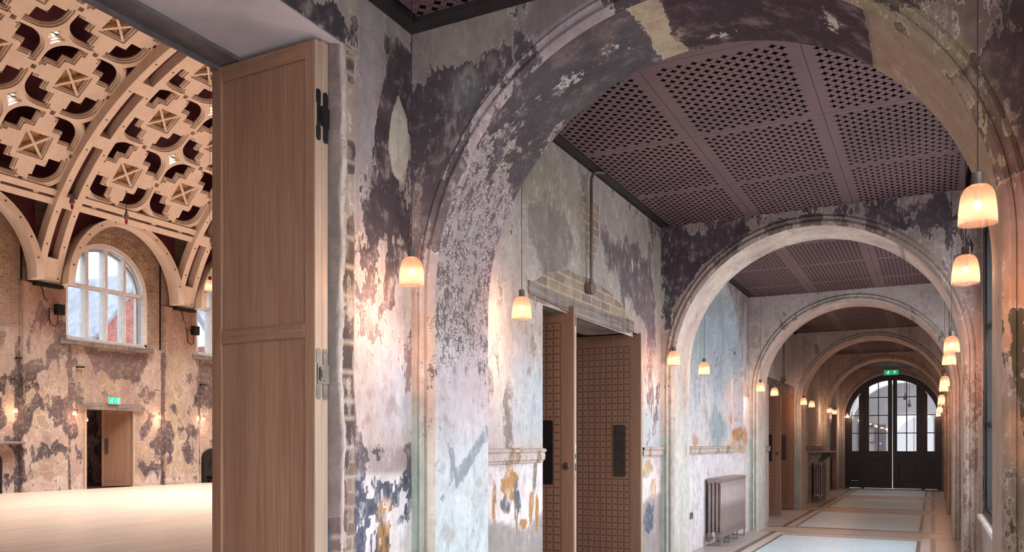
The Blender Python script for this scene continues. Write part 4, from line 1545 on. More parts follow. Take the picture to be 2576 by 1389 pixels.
def door_hinge(z, mat, face, label):
    h = MB()
    fx = lambda u, v, d: (d, u, v)
    h.prism(rounded(0.008, 0.042, z - 0.13, z - 0.05, 0.016), fx, 0.003, 0.0055)
    h.prism(rounded(0.008, 0.042, z + 0.05, z + 0.13, 0.016), fx, 0.003, 0.0055)
    h.prism(rounded(0.014, 0.105, z - 0.05, z + 0.05, 0.004), fx, 0.003, 0.009)
    h.prism(rounded(0.062, 0.098, z - 0.13, z + 0.13, 0.016), fx, 0.003, 0.0045)
    o = h.build('hinge', mat, t)
    tag(o, label)
    k = MB()
    k.prism(rounded(0.03, 0.078, z - 0.034, z + 0.034, 0.004), fx, 0.009, 0.015)
    k.prism(rounded(0.038, 0.06, z - 0.02, z + 0.02, 0.003), fx, 0.015, 0.018)
    k.build('knuckle', mat, o)
    s = MB()
    for (yy, zz) in ((0.025, z - 0.1), (0.025, z + 0.1), (0.08, z - 0.11), (0.08, z + 0.11)):
        s.lathe([(0, 0.0068), (0.006, 0.0066), (0.007, 0.0045)], (0, yy, zz), 8, 'x')
    s.build('screw', mat, o)


door_hinge(3.085, M['black'], 0, 'black concealed hinge near the top')
door_hinge(1.775, M['bronze'], 0, 'satin metal concealed hinge at mid height')

# oak post the leaf is hung on
o = MB().box(-2.84, -2.76, 3.218, 3.270, 0.0, 3.475, 0.003).build('door_post', M['oak_pale'])
tag(o, 'oak jamb post beside the tall panelled door', 'door frame', kind='thing')

# soffit, steel plate and reveals of the hall doorway
o = MB().box(-3.45, WL - 0.012, 0.86, 3.50, 3.483, 3.60).build('ceiling_reveal', M['soffit'])
tag(o, 'smooth grey soffit over the hall doorway', 'soffit', kind='structure')
o = MB().box(-3.43, -3.28, 0.86, 3.33, 3.462, 3.484, 0.004).box(-3.445, -3.425, 0.86, 3.33, 3.44, 3.70).build('steel_plate', M['steel'])
tag(o, 'grey steel plate along the hall edge of the doorway soffit', 'beam')
o = MB().box(-3.43, -2.81, 3.272, 3.5, 0, 3.484).box(-3.43, WL - 0.01, 0.5, 0.90, 0, 3.484).build('wall_reveal', M['plain'])
tag(o, 'plastered reveals of the hall doorway', 'wall', kind='structure')
# reveals of the two farther door openings
mb = MB()
for (a, b, zt) in ((5.70, 8.06, 2.55), (15.47, 18.42, 2.52), (25.2, 27.3, 2.6)):
    mb.box(-3.43, WL - 0.004, a - 0.2, a, 0, zt - 0.05).box(-3.43, WL - 0.004, b, b + 0.2, 0, zt - 0.05)
    mb.box(-3.43, WL - 0.02, a, b, zt + 0.15, zt + 0.28)
tag(mb.build('wall_reveal', M['plain']), 'plastered reveals of the farther doorways', 'wall', kind='structure')

# timber lintels
fl = lambda u, v, d: (d, u, v)
o = MB().prism([(5.44, 2.552), (6.33, 2.508), (7.56, 2.512), (7.832, 2.545), (7.832, 2.660), (6.33, 2.612), (5.44, 2.646)][::1], fl, -3.10, WL + 0.012).build('timber_lintel', M['timber'])
tag(o, 'weathered grey timber lintel under the brick relieving arch', 'lintel', kind='thing')
o = MB().box(-3.1, WL + 0.012, 15.3, 18.45, 2.52, 2.66, 0.01).build('timber_lintel', M['timber'])
tag(o, 'distant timber lintel over the small far pair of oak doors', 'lintel', kind='thing')


# ------------------------------------------------------------------ conduits
def conduit(y, ztop, zbot, label, r=0.014):
    t = thing('conduit_pipe', label, 'pipe', (WL, y, zbot))
    h = ztop - zbot
    path = [(0.045, 0, 0.04), (0.045, 0, h - 0.14)]
    path += [(0.045 + 0.03 * (1 - math.cos(a)), 0.12 * (1 - math.cos(a)), h - 0.14 + 0.12 * math.sin(a)) for a in [PI / 2 * k / 8 for k in range(1, 9)]]
    path += [(0.082, 0.20, h + 0.0)]
    MB().tube(path, r, 12).build('pipe', M['conduit'], t, True)
    MB().box(0.0, 0.075, -0.05, 0.05, -0.07, 0.02, 0.014).tube([(0.045, 0, 0.0), (0.045, 0, 0.06)], r * 1.6, 12).build('junction_box', M['conduit'], t)
    return t


conduit(6.60, 3.84, 2.80, 'brown conduit bending up to the ceiling from a box above the timber lintel')
conduit(16.9, 3.84, 2.72, 'distant brown conduit above the small far pair of oak doors')
o = MB().tube([(0.30, 27.4, 0.0), (0.30, 27.4, 2.3)], 0.03, 12).build('copper_pipe', M['copper'])
tag(o, 'thin upright copper pipe at the right end of the corridor', 'pipe')


# ------------------------------------------------------------------ radiators
def radiator(label, loc, n, h=0.95, depth=0.21, pitch=0.073, cols=4):
    t = thing('column_radiator', label, 'radiator', loc, 'grey column radiators')
    foot = 0.11
    sec = MB()
    for c in range(cols):
        x = -depth / 2 + depth * (c + 0.5) / cols
        sec.box(x - depth / cols * 0.40, x + depth / cols * 0.40, -pitch * 0.41, pitch * 0.41, foot + 0.04, h - 0.04, 0.012)
    fs = lambda u, v, d: (u, d, v)
    for zc in (foot + 0.04, h - 0.04):
        sec.prism(rounded(-depth / 2, depth / 2, zc - 0.034, zc + 0.034, 0.022), fs, -pitch * 0.44, pitch * 0.44)
    first = sec.build('section', M['rad'], t, True)
    for k in range(1, n):
        c = first.copy()
        C.objects.link(c)
        c.parent = t
        c.location = (0, k * pitch, 0)
    ft = MB()
    for x in (-depth / 2 + 0.02, depth / 2 - 0.02):
        ft.box(x - 0.011, x + 0.011, -0.011, 0.011, 0.0, foot + 0.03, 0.003)
    ft.box(-depth / 2 + 0.02, depth / 2 - 0.02, -0.008, 0.008, 0.004, 0.014)
    f0 = ft.build('foot', M['rad'], t)
    for k in range(1, 4):
        c = f0.copy()
        C.objects.link(c)
        c.parent = t
        c.location = (0, k * (n - 1) * pitch / 3, 0)
    MB().lathe([(0, -0.058), (0.012, -0.058), (0.02, -0.052), (0.026, -0.045), (0.026, -0.034)], (0.02, 0, h - 0.045), 18, 'y').build('plug', M['rad'], t, True)
    v = MB().lathe([(0, -0.07), (0.016, -0.07), (0.02, -0.06), (0.02, -0.03)], (0.0, 0, foot + 0.045), 14, 'y')
    v.lathe([(0, 0.0), (0.028, 0.0), (0.03, 0.012), (0.024, 0.06), (0, 0.062)], (0.0, -0.085, foot + 0.03), 14)
    vo = v.build('valve', M['chrome'], t, True)
    MB().tube([(0.0, -0.085, foot + 0.035), (0.0, -0.085, 0.06), (-0.04, -0.085, 0.045), (-0.16, -0.085, 0.045)], 0.009, 8).build('feed_pipe', M['chrome'], vo)
    return t


radiator('long grey column radiator standing by the blue patched wall', (-2.695, 11.36, 0), 22)
radiator('distant short grey column radiator below the marble shelf', (-2.52, 21.3, 0), 9, 0.98)

# marble shelf on corbels over the far radiator
t = thing('marble_shelf', 'grey marble shelf on scrolled corbels above the distant radiator', 'shelf', (WL, 20.7, 0))
MB().box(0.0, 0.40, 0, 2.5, 1.20, 1.245, 0.012).build('slab', M['mantel'], t)
for y in (0.1, 2.2):
    prof = [(0, 0.80), (0.04, 0.80), (0.06, 0.86), (0.05, 0.92), (0.09, 0.98), (0.20, 1.04), (0.28, 1.10), (0.30, 1.16), (0.30, 1.20), (0, 1.20)]
    MB().prism(prof, lambda u, v, d: (u, d, v), y, y + 0.2).build('corbel', M['mantel'], t)
MB().box(0.0, 0.06, 0.1, 0.3, 0.0, 0.8).box(0.0, 0.06, 2.2, 2.4, 0.0, 0.8).build('pilaster', M['mantel'], t)


# ------------------------------------------------------------------ sockets
def socket(label, loc, mat, axis=1):
    t = thing('wall_socket', label, 'socket', loc)
    MB().box(0, 0.012, -0.073, 0.073, -0.043, 0.043, 0.003).build('face_plate', mat, t)
    k = MB()
    for y in (-0.036, 0.036):
        k.box(0.012, 0.0135, y - 0.004, y + 0.004, 0.012, 0.024).box(0.012, 0.0135, y - 0.014, y - 0.008, -0.012, -0.006).box(0.012, 0.0135, y + 0.008, y + 0.014, -0.012, -0.006)
    k.build('pin_hole', M['black'], t)
    MB().box(0.012, 0.016, -0.012, -0.002, 0.02, 0.034, 0.001).box(0.012, 0.016, 0.002, 0.012, 0.02, 0.034, 0.001).build('switch', M['black'], t)


socket('double metal socket low on the wall before the long radiator', (WL - 0.150, 10.60, 0.473), M['steel'])

# ------------------------------------------------------------------ black entrance doors at the far end
DY = AY[5] + 0.18
t = thing('entrance_doors', 'black arched glazed double doors with sidelights at the corridor end', 'door', (0, DY, 0))
kx = 0.9685
X_ = lambda x: x * kx
fz = lambda u, v, d: (u, d, v)


def arc_top(x, r):
    dx = x - AX
    return AZ + math.sqrt(max(r * r - dx * dx, 0))


# the arched surround with holes for the leaves and sidelights
LX0, LX1, SX0, SX1 = -2.02, -0.27, -2.395, 0.115
surround = MB()
n = 40
outer = [(PL - 0.0, 0.0)] + [(AX - AR * math.cos(PI * k / n), AZ + AR * math.sin(PI * k / n)) for k in range(n + 1)] + [(PR, 0.0)]
ri = AR - 0.20
inner = [(PL + 0.13, 0.0)] + [(AX - ri * math.cos(PI * k / n) * 1.06, AZ + ri * math.sin(PI * k / n)) for k in range(n + 1)] + [(PR - 0.13, 0.0)]
surround.band(inner, outer, fz, 0.0, 0.12)
for x in (LX0, LX1):
    surround.box(x - 0.05, x + 0.05, -0.01, 0.12, 0, arc_top(x, ri + 0.05), 0.006)
surround.build('frame', M['dark_paint'], t)


def pane_shape(x0, x1, z0, r, n=10):
    return [(x0, z0), (x1, z0)] + [(x1 + (x0 - x1) * k / n, arc_top(x1 + (x0 - x1) * k / n, r)) for k in range(n + 1)]


def glazed_leaf(name, x0, x1, gx0, gx1, bars, zb=1.20, r=1.17, rr=None, panel=(0.18, 0.98)):
    rr = rr or ri + 0.02
    m = MB()
    y0, y1 = 0.02, 0.08
    # stiles, bottom and curved top
    m.box(x0, gx0, y0, y1, 0.02, min(arc_top(gx0, rr), arc_top(x0, rr)))
    m.box(gx1, x1, y0, y1, 0.02, min(arc_top(gx1, rr), arc_top(x1, rr)))
    m.box(gx0, gx1, y0, y1, 0.02, panel[0]).box(gx0, gx1, y0, y1, panel[1], zb)
    q = 10
    lo = [(gx0 + (gx1 - gx0) * k / q, arc_top(gx0 + (gx1 - gx0) * k / q, r)) for k in range(q + 1)]
    hi = [(u, arc_top(u, rr) + 0.01) for u, v in lo]
    m.band(lo, hi, fz, y0, y1)
    for (u0, u1) in ((x0, gx0), (gx1, x1)):
        a = [(u0 + (u1 - u0) * k / 4, min(arc_top(u0, rr), arc_top(u1, rr)) - 0.01) for k in range(5)]
        b = [(u, arc_top(u, rr) + 0.01) for u, v in a]
        m.band(a, b, fz, y0, y1)
    leaf = m.build(name, M['dark_paint'], t)
    p = MB().box(gx0, gx1, y0 + 0.022, y1 - 0.01, panel[0], panel[1])
    p.box(gx0 + 0.05, gx1 - 0.05, y0 + 0.008, y0 + 0.03, panel[0] + 0.05, panel[1] - 0.05, 0.006)
    p.build('panel', M['dark_paint'], leaf)
    b = MB()
    for z in bars:
        b.box(gx0, gx1, y0 + 0.008, y1 - 0.008, z - 0.014, z + 0.014)
    if gx1 - gx0 > 0.35:
        xm = (gx0 + gx1) / 2
        b.box(xm - 0.014, xm + 0.014, y0 + 0.008, y1 - 0.008, zb, arc_top(xm, r))
    b.build('glazing_bar', M['dark_paint'], leaf)
    MB().prism(pane_shape(gx0, gx1, zb, r), fz, 0.048, 0.052).build('pane', M['glass'], leaf)
    return leaf


BARS = (1.774, 2.346, 2.917)
glazed_leaf('door_leaf', LX0 + 0.05, -1.155, -1.828, -1.274, BARS, r=1.245)
glazed_leaf('door_leaf', -1.131, LX1 - 0.05, -1.011, -0.462, BARS, r=1.245)
glazed_leaf('sidelight', -2.43, LX0 - 0.05, -2.333, -2.13, BARS[:2], r=1.225)
glazed_leaf('sidelight', LX1 + 0.05, 0.15, -0.153, 0.054, BARS[:2], r=1.225)
h = MB().box(-1.235, -1.215, -0.02, 0.02, 0.95, 1.05).tube([(-1.225, -0.03, 1.0), (-1.225, -0.05, 1.0), (-1.33, -0.05, 1.0)], 0.008, 8).build('handle', M['black'], t)
MB().box(-2.35, -2.14, 0.015, 0.02, 0.235, 0.25).build('letter_slot', M['chrome'], t)


def exit_sign(label, loc, w, h, lit, arrow, facing):
    """Emergency exit sign with running figure; built facing -y, then turned."""
    t = thing('exit_sign', label, 'sign', loc)
    MB().box(-w / 2 - 0.012, w / 2 + 0.012, 0.0, 0.05, -h / 2 - 0.012, h / 2 + 0.012, 0.004).build('housing', M['white_frame'], t)
    MB().box(-w / 2, w / 2, -0.003, 0.0, -h / 2, h / 2).build('face', M['sign_lit'] if lit else M['sign'], t)
    g = MB()
    s = h * 0.9
    d0, d1 = -0.006, -0.003

    def poly(pts, ox, oz):
        g.prism([(ox + a * s, oz + b * s) for a, b in pts], fz, d0, d1)
    ox = -w * 0.17 if arrow else -w * 0.20
    # running figure
    poly([(0.30, 0.26), (0.36, 0.31), (0.36, 0.38), (0.30, 0.42), (0.24, 0.38), (0.24, 0.31)], ox - 0.3 * s, 0)
    poly([(0.10, 0.24), (0.28, 0.24), (0.22, -0.02), (0.08, -0.02)], ox - 0.3 * s, 0)
    poly([(0.26, 0.24), (0.42, 0.10), (0.40, 0.04), (0.22, 0.16)], ox - 0.3 * s, 0)
    poly([(0.12, 0.24), (-0.06, 0.14), (-0.04, 0.06), (0.12, 0.16)], ox - 0.3 * s, 0)
    poly([(0.12, -0.02), (0.22, -0.02), (0.38, -0.18), (0.36, -0.38), (0.28, -0.38), (0.28, -0.2)], ox - 0.3 * s, 0)
    poly([(0.08, 0.0), (0.18, 0.0), (0.06, -0.24), (-0.16, -0.26), (-0.16, -0.18), (0.0, -0.16)], ox - 0.3 * s, 0)
    if arrow:
        ax = w * 0.24
        poly([(-0.05, -0.36), (0.05, -0.36), (0.05, 0.12), (-0.05, 0.12)], ax, 0)
        poly([(0.0, 0.38), (0.26, 0.10), (0.19, 0.03), (0.0, 0.24)], ax, 0)
        poly([(0.0, 0.38), (0.0, 0.24), (-0.19, 0.03), (-0.26, 0.10)], ax, 0)
    else:
        ax = w * 0.10
        poly([(-0.04, -0.3), (0.04, -0.3), (0.04, 0.12), (0.12, 0.12), (0.0, 0.32), (-0.12, 0.12), (-0.04, 0.12)], ax, 0)
        poly([(-0.16, -0.40), (0.16, -0.40), (0.16, 0.40), (-0.16, 0.40)], w * 0.34, 0)
    g.build('symbol', M['sign_white'], t)
    t.rotation_euler = (0, 0, facing)
    return t


t = exit_sign('green exit sign with running figure and arrow above the black doors', (-1.155, 27.9, 3.66), 0.40, 0.145, False, True, 0)
t2 = MB().tube([(-0.12, 0.02, 0.08), (-0.12, 0.02, CEIL - 3.66)], 0.005, 6).tube([(0.12, 0.02, 0.08), (0.12, 0.02, CEIL - 3.66)], 0.005, 6).build('hanger', M['conduit'], t)

# dark side door in the last bay, a jog of the foyer beyond
t = thing('dark_side_door', 'dark timber side door in the left wall near the black entrance doors', 'door', (WL - 0.12, 25.2, 0))
MB().box(-0.05, 0.0, 0.04, 2.06, 0.0, 2.55, 0.004).build('leaf', M['dark_paint'], t)
mb = MB()
for (a, b) in ((0.2, 0.95), (1.15, 1.9)):
    for (c, d) in ((0.2, 1.0), (1.2, 2.4)):
        mb.box(0.0, 0.012, a, b, c, d, 0.006)
mb.build('panel', M['dark_paint'], t)
MB().lathe([(0, 0.06), (0.025, 0.055), (0.03, 0.04), (0.012, 0.02), (0.012, 0.0)], (0, 0.12, 1.05), 12, 'x').build('knob', M['bronze'], t, True)

# foyer beyond the doors
FY0, FY1 = 29.6, 35.5
mb = MB().box(-5.5, 3.5, FY1, FY1 + 0.1, 0, 4.6).box(-5.6, -5.5, FY0, FY1, 0, 4.6)
mb.box(WL - 0.1, WR + 0.3, FY0 - 0.2, FY0, 3.72, 4.6).box(-5.5, WL - 0.1, FY0 - 0.2, FY0, 0, 4.6).box(WR + 0.3, 3.5, FY0 - 0.2, FY0, 0, 4.6)
tag(mb.build('wall_foyer', M['foyer']), 'pale grey foyer walls seen through the glazed doors', 'wall', kind='structure')
o = MB().box(-5.5, 3.6, FY0, FY1, -0.12, 0.0).build('floor_foyer', M['stone'])
tag(o, 'pale foyer floor beyond the glazed doors', 'floor', kind='structure')
o = MB().box(-5.5, 3.6, FY0, FY1, 4.6, 4.7).build('ceiling_foyer', M['foyer'])
tag(o, 'pale foyer ceiling', 'ceiling', kind='structure')
mb = MB()
n = 24
for (cx, r, zs, y) in ((-1.0, 1.75, 1.9, 32.6),):
    inn = [(cx - r, 0)] + [(cx - r * math.cos(PI * k / n), zs + r * math.sin(PI * k / n)) for k in range(n + 1)] + [(cx + r, 0)]
    out = [(-5.5, 0)] + [(max(-5.5, min(3.5, cx - 9 * math.cos(PI * k / n))), min(4.6, zs + 9 * math.sin(PI * k / n))) for k in range(n + 1)] + [(3.5, 0)]
    mb.band(inn, out, fz, y, y + 0.45)
tag(mb.build('wall_foyer_arch', M['foyer']), 'pale arch across the foyer beyond the glazed doors', 'wall', kind='structure')
mb = MB()
cx, r, zs = -0.35, 0.95, 1.55
niche = [(cx - r, 0.0)] + [(cx - r * math.cos(PI * k / n), zs + r * math.sin(PI * k / n)) for k in range(n + 1)] + [(cx + r, 0.0)]
mb.prism(niche, fz, FY1 - 0.03, FY1 - 0.005)
tag(mb.build('wall_foyer_niche', M['steel']), 'grey arched recess at the back of the foyer', 'wall', kind='structure')
t = thing('foyer_door', 'grey half glazed door with blue pilot light inside the foyer', 'door', (-2.15, FY1 - 0.12, 0))
MB().box(-0.5, 0.5, 0, 0.06, 0, 0.95).box(-0.5, -0.4, 0, 0.06, 0.95, 2.2).box(0.1, 0.5, 0, 0.06, 0.95, 2.2).box(-0.4, 0.1, 0, 0.06, 2.08, 2.2).build('leaf', M['steel'], t)
MB().box(-0.4, 0.1, 0.01, 0.04, 1.48, 1.52).box(-0.17, -0.13, 0.01, 0.04, 0.95, 2.08).build('glazing_bar', M['steel'], t)
MB().lathe([(0, -0.02), (0.035, -0.02), (0.035, 0.0)], (0.3, 0, 1.45), 12, 'y').build('pilot_light', M['blue'], t)
for k, (x, z) in enumerate(((-0.72, 2.85), (-0.86, 3.1))):
    t = thing('hanging_bulb', 'bare dark hanging bulb seen through the right door leaf, the %s of two' % ('lower' if k == 0 else 'upper'), 'lamp', (x, 31.2, z), 'bulbs hanging in the foyer')
    MB().lathe([(0, 0.10), (0.02, 0.10), (0.03, 0.0), (0.06, -0.07), (0.055, -0.12), (0.0, -0.15)], n=12).build('bulb', M['cord'], t, True)
    MB().tube([(0, 0, 0.1), (0, 0, 4.6 - z)], 0.008, 6).build('cord', M['cord'], t)

# ================================================================== the hall
o = MB().box(HF - 0.4, -3.43, 0.5, 30.0, -0.12, 0.0).build('floor_hall', M['parquet'])
tag(o, 'wide pale oak board floor of the hall in bright light', 'floor', kind='structure')


def vault(phi, off=0.0, z0=5.02, a=HA, b=HB):
    """point on the barrel vault; phi 0 at the far wall, pi at the near wall; off > 0 moves outward"""
    c, s = math.cos(phi), math.sin(phi)
    nx, nz = -c / a, s / b
    L = math.hypot(nx, nz)
    return (HX - a * c + off * nx / L, z0 + b * s + off * nz / L)


def arc_table(z0):
    ph = np.linspace(0, PI, 2001)
    x, z = HX - HA * np.cos(ph), z0 + HB * np.sin(ph)
    s = np.concatenate([[0], np.cumsum(np.hypot(np.diff(x), np.diff(z)))])
    return ph, s


PH, SS = arc_table(5.318)
phi_at = lambda s: float(np.interp(s, SS, PH))

# --- far wall: brick above, patched plaster below, pilasters standing 12 cm proud
HWIN = [12.38, 17.41, 22.44]
HDOOR = (16.62, 18.42)


def hall_far_wall():
    step = 0.07
    cuts = sorted({0.4, 26.2, HDOOR[0], HDOOR[1]})
    us = span(cuts, step)
    vs = span([0, 2.53, 4.70, 8.72], step)
    # rectangular holes; window heads are closed by the arched brick rings below
    r = 1.52
    holes = [(HDOOR[0], HDOOR[1], 0, 2.53)]
    zsp = 6.42
    U, V, F = grid(us, vs, holes)
    keep = []
    n = len(vs)
    for q in F:
        uc = sum(U[list(q)]) / 4
        vc = sum(V[list(q)]) / 4
        bad = False
        for c in HWIN:
            if abs(uc - c) < r and 4.70 < vc < zsp:
                bad = True
            if vc >= zsp and math.hypot(uc - c, vc - zsp) < r:
                bad = True
        if not bad:
            keep.append(q)
    pil = np.zeros(len(U))
    for c in RIBS:
        pil = np.maximum(pil, np.clip((0.765 - np.abs(U - c)) / 0.03, 0, 1) * np.clip((6.3 - V) / 0.05, 0, 1))
    xyz = np.stack([HF + 0.12 * pil, U, V], 1)
    p = Paint(xyz, U, V, (172, 150, 136), (68, 58, 60), -0.26, 201, 0.42)
    p.drift((196, 176, 168), 0.9, 0.8, 1).drift((150, 122, 114), 1.0, 0.7, 2).drift((180, 156, 124), 1.3, 0.6, 3)
    p.brick[:] = 0.02
    p.bricka[:] = 0.55
    p.drift((128, 108, 104), 1.2, 0.8, 5, 'over')
    D = [(14.83, 2.35, 0.36, 0.48), (15.70, 2.35, 0.25, 0.45), (14.75, 3.6, 0.35, 0.33), (15.75, 4.55, 0.27, 0.62), (15.3, 3.35, 0.2, 0.3), (16.15, 2.6, 0.26, 0.55), (16.3, 3.1, 0.22, 0.3), (16.2, 3.75, 0.15, 0.5), (16.2, 2.0, 0.24, 0.35),
         (15.35, 1.25, 0.2, 0.22), (15.75, 1.25, 0.2, 0.18), (14.45, 1.3, 0.2, 0.2), (14.45, 0.55, 0.12, 0.3), (18.95, 2.1, 0.2, 0.35), (19.25, 1.35, 0.2, 0.2), (19.0, 0.55, 0.45, 0.14), (18.9, 3.2, 0.24, 0.4),
         (19.75, 1.75, 0.3, 0.6), (19.75, 0.95, 0.3, 0.2), (20.65, 1.0, 0.25, 0.35), (20.7, 1.9, 0.2, 0.4), (20.0, 2.7, 0.12, 0.2), (14.2, 3.2, 0.12, 0.5), (13.9, 2.2, 0.3, 0.4), (13.5, 3.4, 0.4, 0.5), (21.5, 3.3, 0.5, 0.8), (22.0, 2.0, 0.4, 0.5), (13.3, 1.2, 0.3, 0.3)]
    for a, b, ru, rv in D:
        p.blob('mask', a, b, ru, rv, 0.75)
    p.mask[:] += 0.9 * fbm(xyz * np.array([1, 1.5, 1.1]), 55, 3)
    p._mixin(p.over, (120, 100, 98), np.clip((V - 3.3) / 0.5, 0, 1) * 0.85)
    p._mixin(p.over, (78, 70, 76), np.clip((3.0 - V) / 0.4, 0, 1) * 0.75)
    p.poly('mask', [(16.6, 4.45), (18.9, 4.5), (18.9, 3.9), (18.55, 3.35), (18.0, 3.6), (17.6, 3.45), (17.2, 3.85), (16.9, 3.45), (16.75, 3.7)], 0.7, 0.2)
    p.poly('mask', [(20.9, 4.5), (23.5, 4.5), (23.5, 3.0), (22.5, 3.3), (21.6, 3.6), (21.2, 3.2)], 0.6, 0.2)
    for a, b, ru, rv in ((15.35, 3.25, 0.42, 0.5), (15.2, 2.0, 0.55, 0.55), (15.2, 0.7, 0.5, 0.5), (20.1, 3.4, 0.5, 0.5), (20.4, 1.7, 0.25, 0.5), (18.9, 1.2, 0.35, 0.4), (16.1, 1.4, 0.2, 0.4), (20.2, 0.7, 0.5, 0.4), (21.6, 2.3, 0.6, 0.7), (16.6, 3.9, 0.3, 0.4), (14.0, 1.5, 0.4, 0.6)):
        p.blob('brick', a, b, ru, rv, 0.62)
        p.cut('mask', a, b, ru * 0.8, rv * 0.8, 0.6)
    p.brick[:] = np.maximum(p.brick, np.where((pil < 0.1), np.clip((V - 4.75) / 0.15, -1, 1) * 0.95, -0.6))
    p.brick[:] = np.maximum(p.brick, np.clip((V - 6.2) / 0.1, -1, 1) * 0.95)
    p._mixin(p.under, (168, 128, 116), np.clip((V - 4.6) / 0.4, 0, 1) * 0.8)
    p._mixin(p.over, (110, 84, 80), np.clip((V - 4.6) / 0.4, 0, 1) * 0.8)
    # darker strips along the pilaster edges
    for c in RIBS:
        for sgn in (-1, 1):
            p.mask[:] = np.maximum(p.mask, np.where(V < 4.6, np.clip((0.045 - np.abs(U - c - sgn * 0.80)) / 0.02, -1, 1) * 0.45, -1))
    p.zone((196, 180, 172), -0.1, 0.32, 0.6, soft=0.05)
    o = raw_mesh('wall_hall_far', xyz, keep, M['plaster'])
    apply_paint(o, [p])
    tag(o, 'far wall of the hall, brick above and burnt patched plaster below', 'wall', kind='structure')


hall_far_wall()

yz = lambda x: (lambda u, v, d: (x + d, u, v))
ZSP = 6.42


def arch_line(c, r, z0, n=28, rz=None):
    rz = rz or r
    return [(c - r, z0)] + [(c - r * math.cos(PI * k / n), ZSP + rz * math.sin(PI * k / n)) for k in range(n + 1)] + [(c + r, z0)]


for k, c in enumerate(HWIN):
    lab = ('hall window at the picture edge', 'tall arched white window in the middle of the far hall wall', 'arched white hall window half hidden by the tall oak door')[k]
    # brick reveal and the ring of voussoirs
    mb = MB()
    mb.band(arch_line(c, 1.50, 4.70), arch_line(c, 1.60, 4.70), yz(HF), -0.40, 0.012)
    mb.band(arch_line(c, 1.52, 6.3), arch_line(c, 1.895, 6.3), yz(HF), 0.0, 0.016)
    n = 44
    for j in range(n):
        a0, a1 = PI * (j + 0.06) / n, PI * (j + 0.94) / n
        for (r0, r1) in ((1.53, 1.70), (1.715, 1.88)):
            q = [(c - r * math.cos(a), ZSP + r * math.sin(a)) for r, a in ((r0, a0), (r1, a0), (r1, a1), (r0, a1))]
            mb.prism(q, yz(HF), 0.0, 0.03)
    o = mb.build('wall_brick_arch', M['stock'])
    tag(o, 'ring of brick over the hall window', 'wall', kind='structure')
    w = MB()
    w.band(arch_line(c, 1.36, 4.80), arch_line(c, 1.50, 4.70), yz(HF), -0.20, 0.02)
    w.box(HF - 0.20, HF + 0.02, c - 1.5, c + 1.5, 4.70, 4.80)
    w.box(HF - 0.16, HF - 0.04, c - 1.38, c + 1.38, 6.40, 6.50, 0.01)
    for q in (-0.68, 0.0, 0.68):
        top = ZSP + math.sqrt(1.37 ** 2 - q * q)
        w.box(HF - 0.16, HF - 0.02, c + q - 0.05, c + q + 0.05, 4.78, top, 0.01)
    wo = w.build('window_%d' % (11 + k), M['white_frame'])
    tag(wo, lab, 'window', kind='structure')
    s = MB()
    s.band(arch_line(c, 1.28, 4.80), arch_line(c, 1.38, 4.76), yz(HF), -0.36, -0.24)
    for q in (-0.68, 0.0, 0.68):
        top = ZSP + math.sqrt(1.30 ** 2 - q * q)
        s.box(HF - 0.36, HF - 0.16, c + q - 0.035, c + q + 0.035, 4.78, top)
    s.box(HF - 0.36, HF - 0.26, c - 1.3, c + 1.3, 6.41, 6.49)
    s.build('secondary_frame', M['white_frame'], wo)
    MB().prism(arch_line(c, 1.36, 4.80)[1:-1][::1] + [(c + 1.36, 4.80), (c - 1.36, 4.80)], yz(HF), -0.105, -0.10).build('pane', M['glass_grey'], wo)
    MB().prism(arch_line(c, 1.30, 4.80)[1:-1] + [(c + 1.30, 4.80), (c - 1.30, 4.80)], yz(HF), -0.305, -0.30).build('secondary_pane', M['glass_grey'], wo)
    MB().box(HF - 0.1, HF + 0.16, c - 1.7, c + 1.7, 4.52, 4.68, 0.02).build('sill', M['timber'], wo)

# dark wall plate where the vault boards meet the brick
o = MB().box(HF - 0.1, HF + 0.12, 4.0, 27.0, 8.45, 8.72).build('wall_plate', M['timber'])
tag(o, 'grey timber wall plate above the hall windows', 'beam', kind='structure')

# --- maroon boards behind the lattice
mb = MB()
n = 60
ph0 = 0.0
pts = [q for q in (vault(PI * k / n, 0.95, 5.3) for k in range(n + 1)) if HF - 0.05 < q[0] < HN]
mb.band([(x, z) for x, z in pts], [(x + 0.0, z + 0.12) for x, z in pts], lambda u, v, d: (u, d, v), 0.5, 30.0)
mb.box(HF - 0.14, HF - 0.02, 0.5, 30.0, 8.6, 10.4)
o = mb.build('ceiling_hall', M['maroon'], None, True)
tag(o, 'dark maroon boards behind the cream lattice vault', 'ceiling', kind='structure')
mb = MB().box(HF - 0.4, HN, 0.3, 0.5, 0, 14.5).box(HF - 0.4, HN, 26.0, 26.2, 0, 14.5)
tag(mb.build('wall_hall_end', M['plain']), 'end walls of the hall', 'wall', kind='structure')
mb = MB()
for (a, b, z0, z1) in ((0.5, 0.90, 0, 3.484), (3.30, 5.70, 0, 3.484), (8.06, 15.47, 0, 3.484), (18.42, 30, 0, 3.484), (0.5, 30, 3.484, 9.6), (5.70, 8.06, 2.6, 3.484), (15.47, 18.42, 2.6, 3.484)):
    mb.box(HN - 0.02, HN + 0.0, a, b, z0, z1)
tag(mb.build('wall_hall_near', M['plain']), 'near wall of the hall on the corridor side', 'wall', kind='structure')

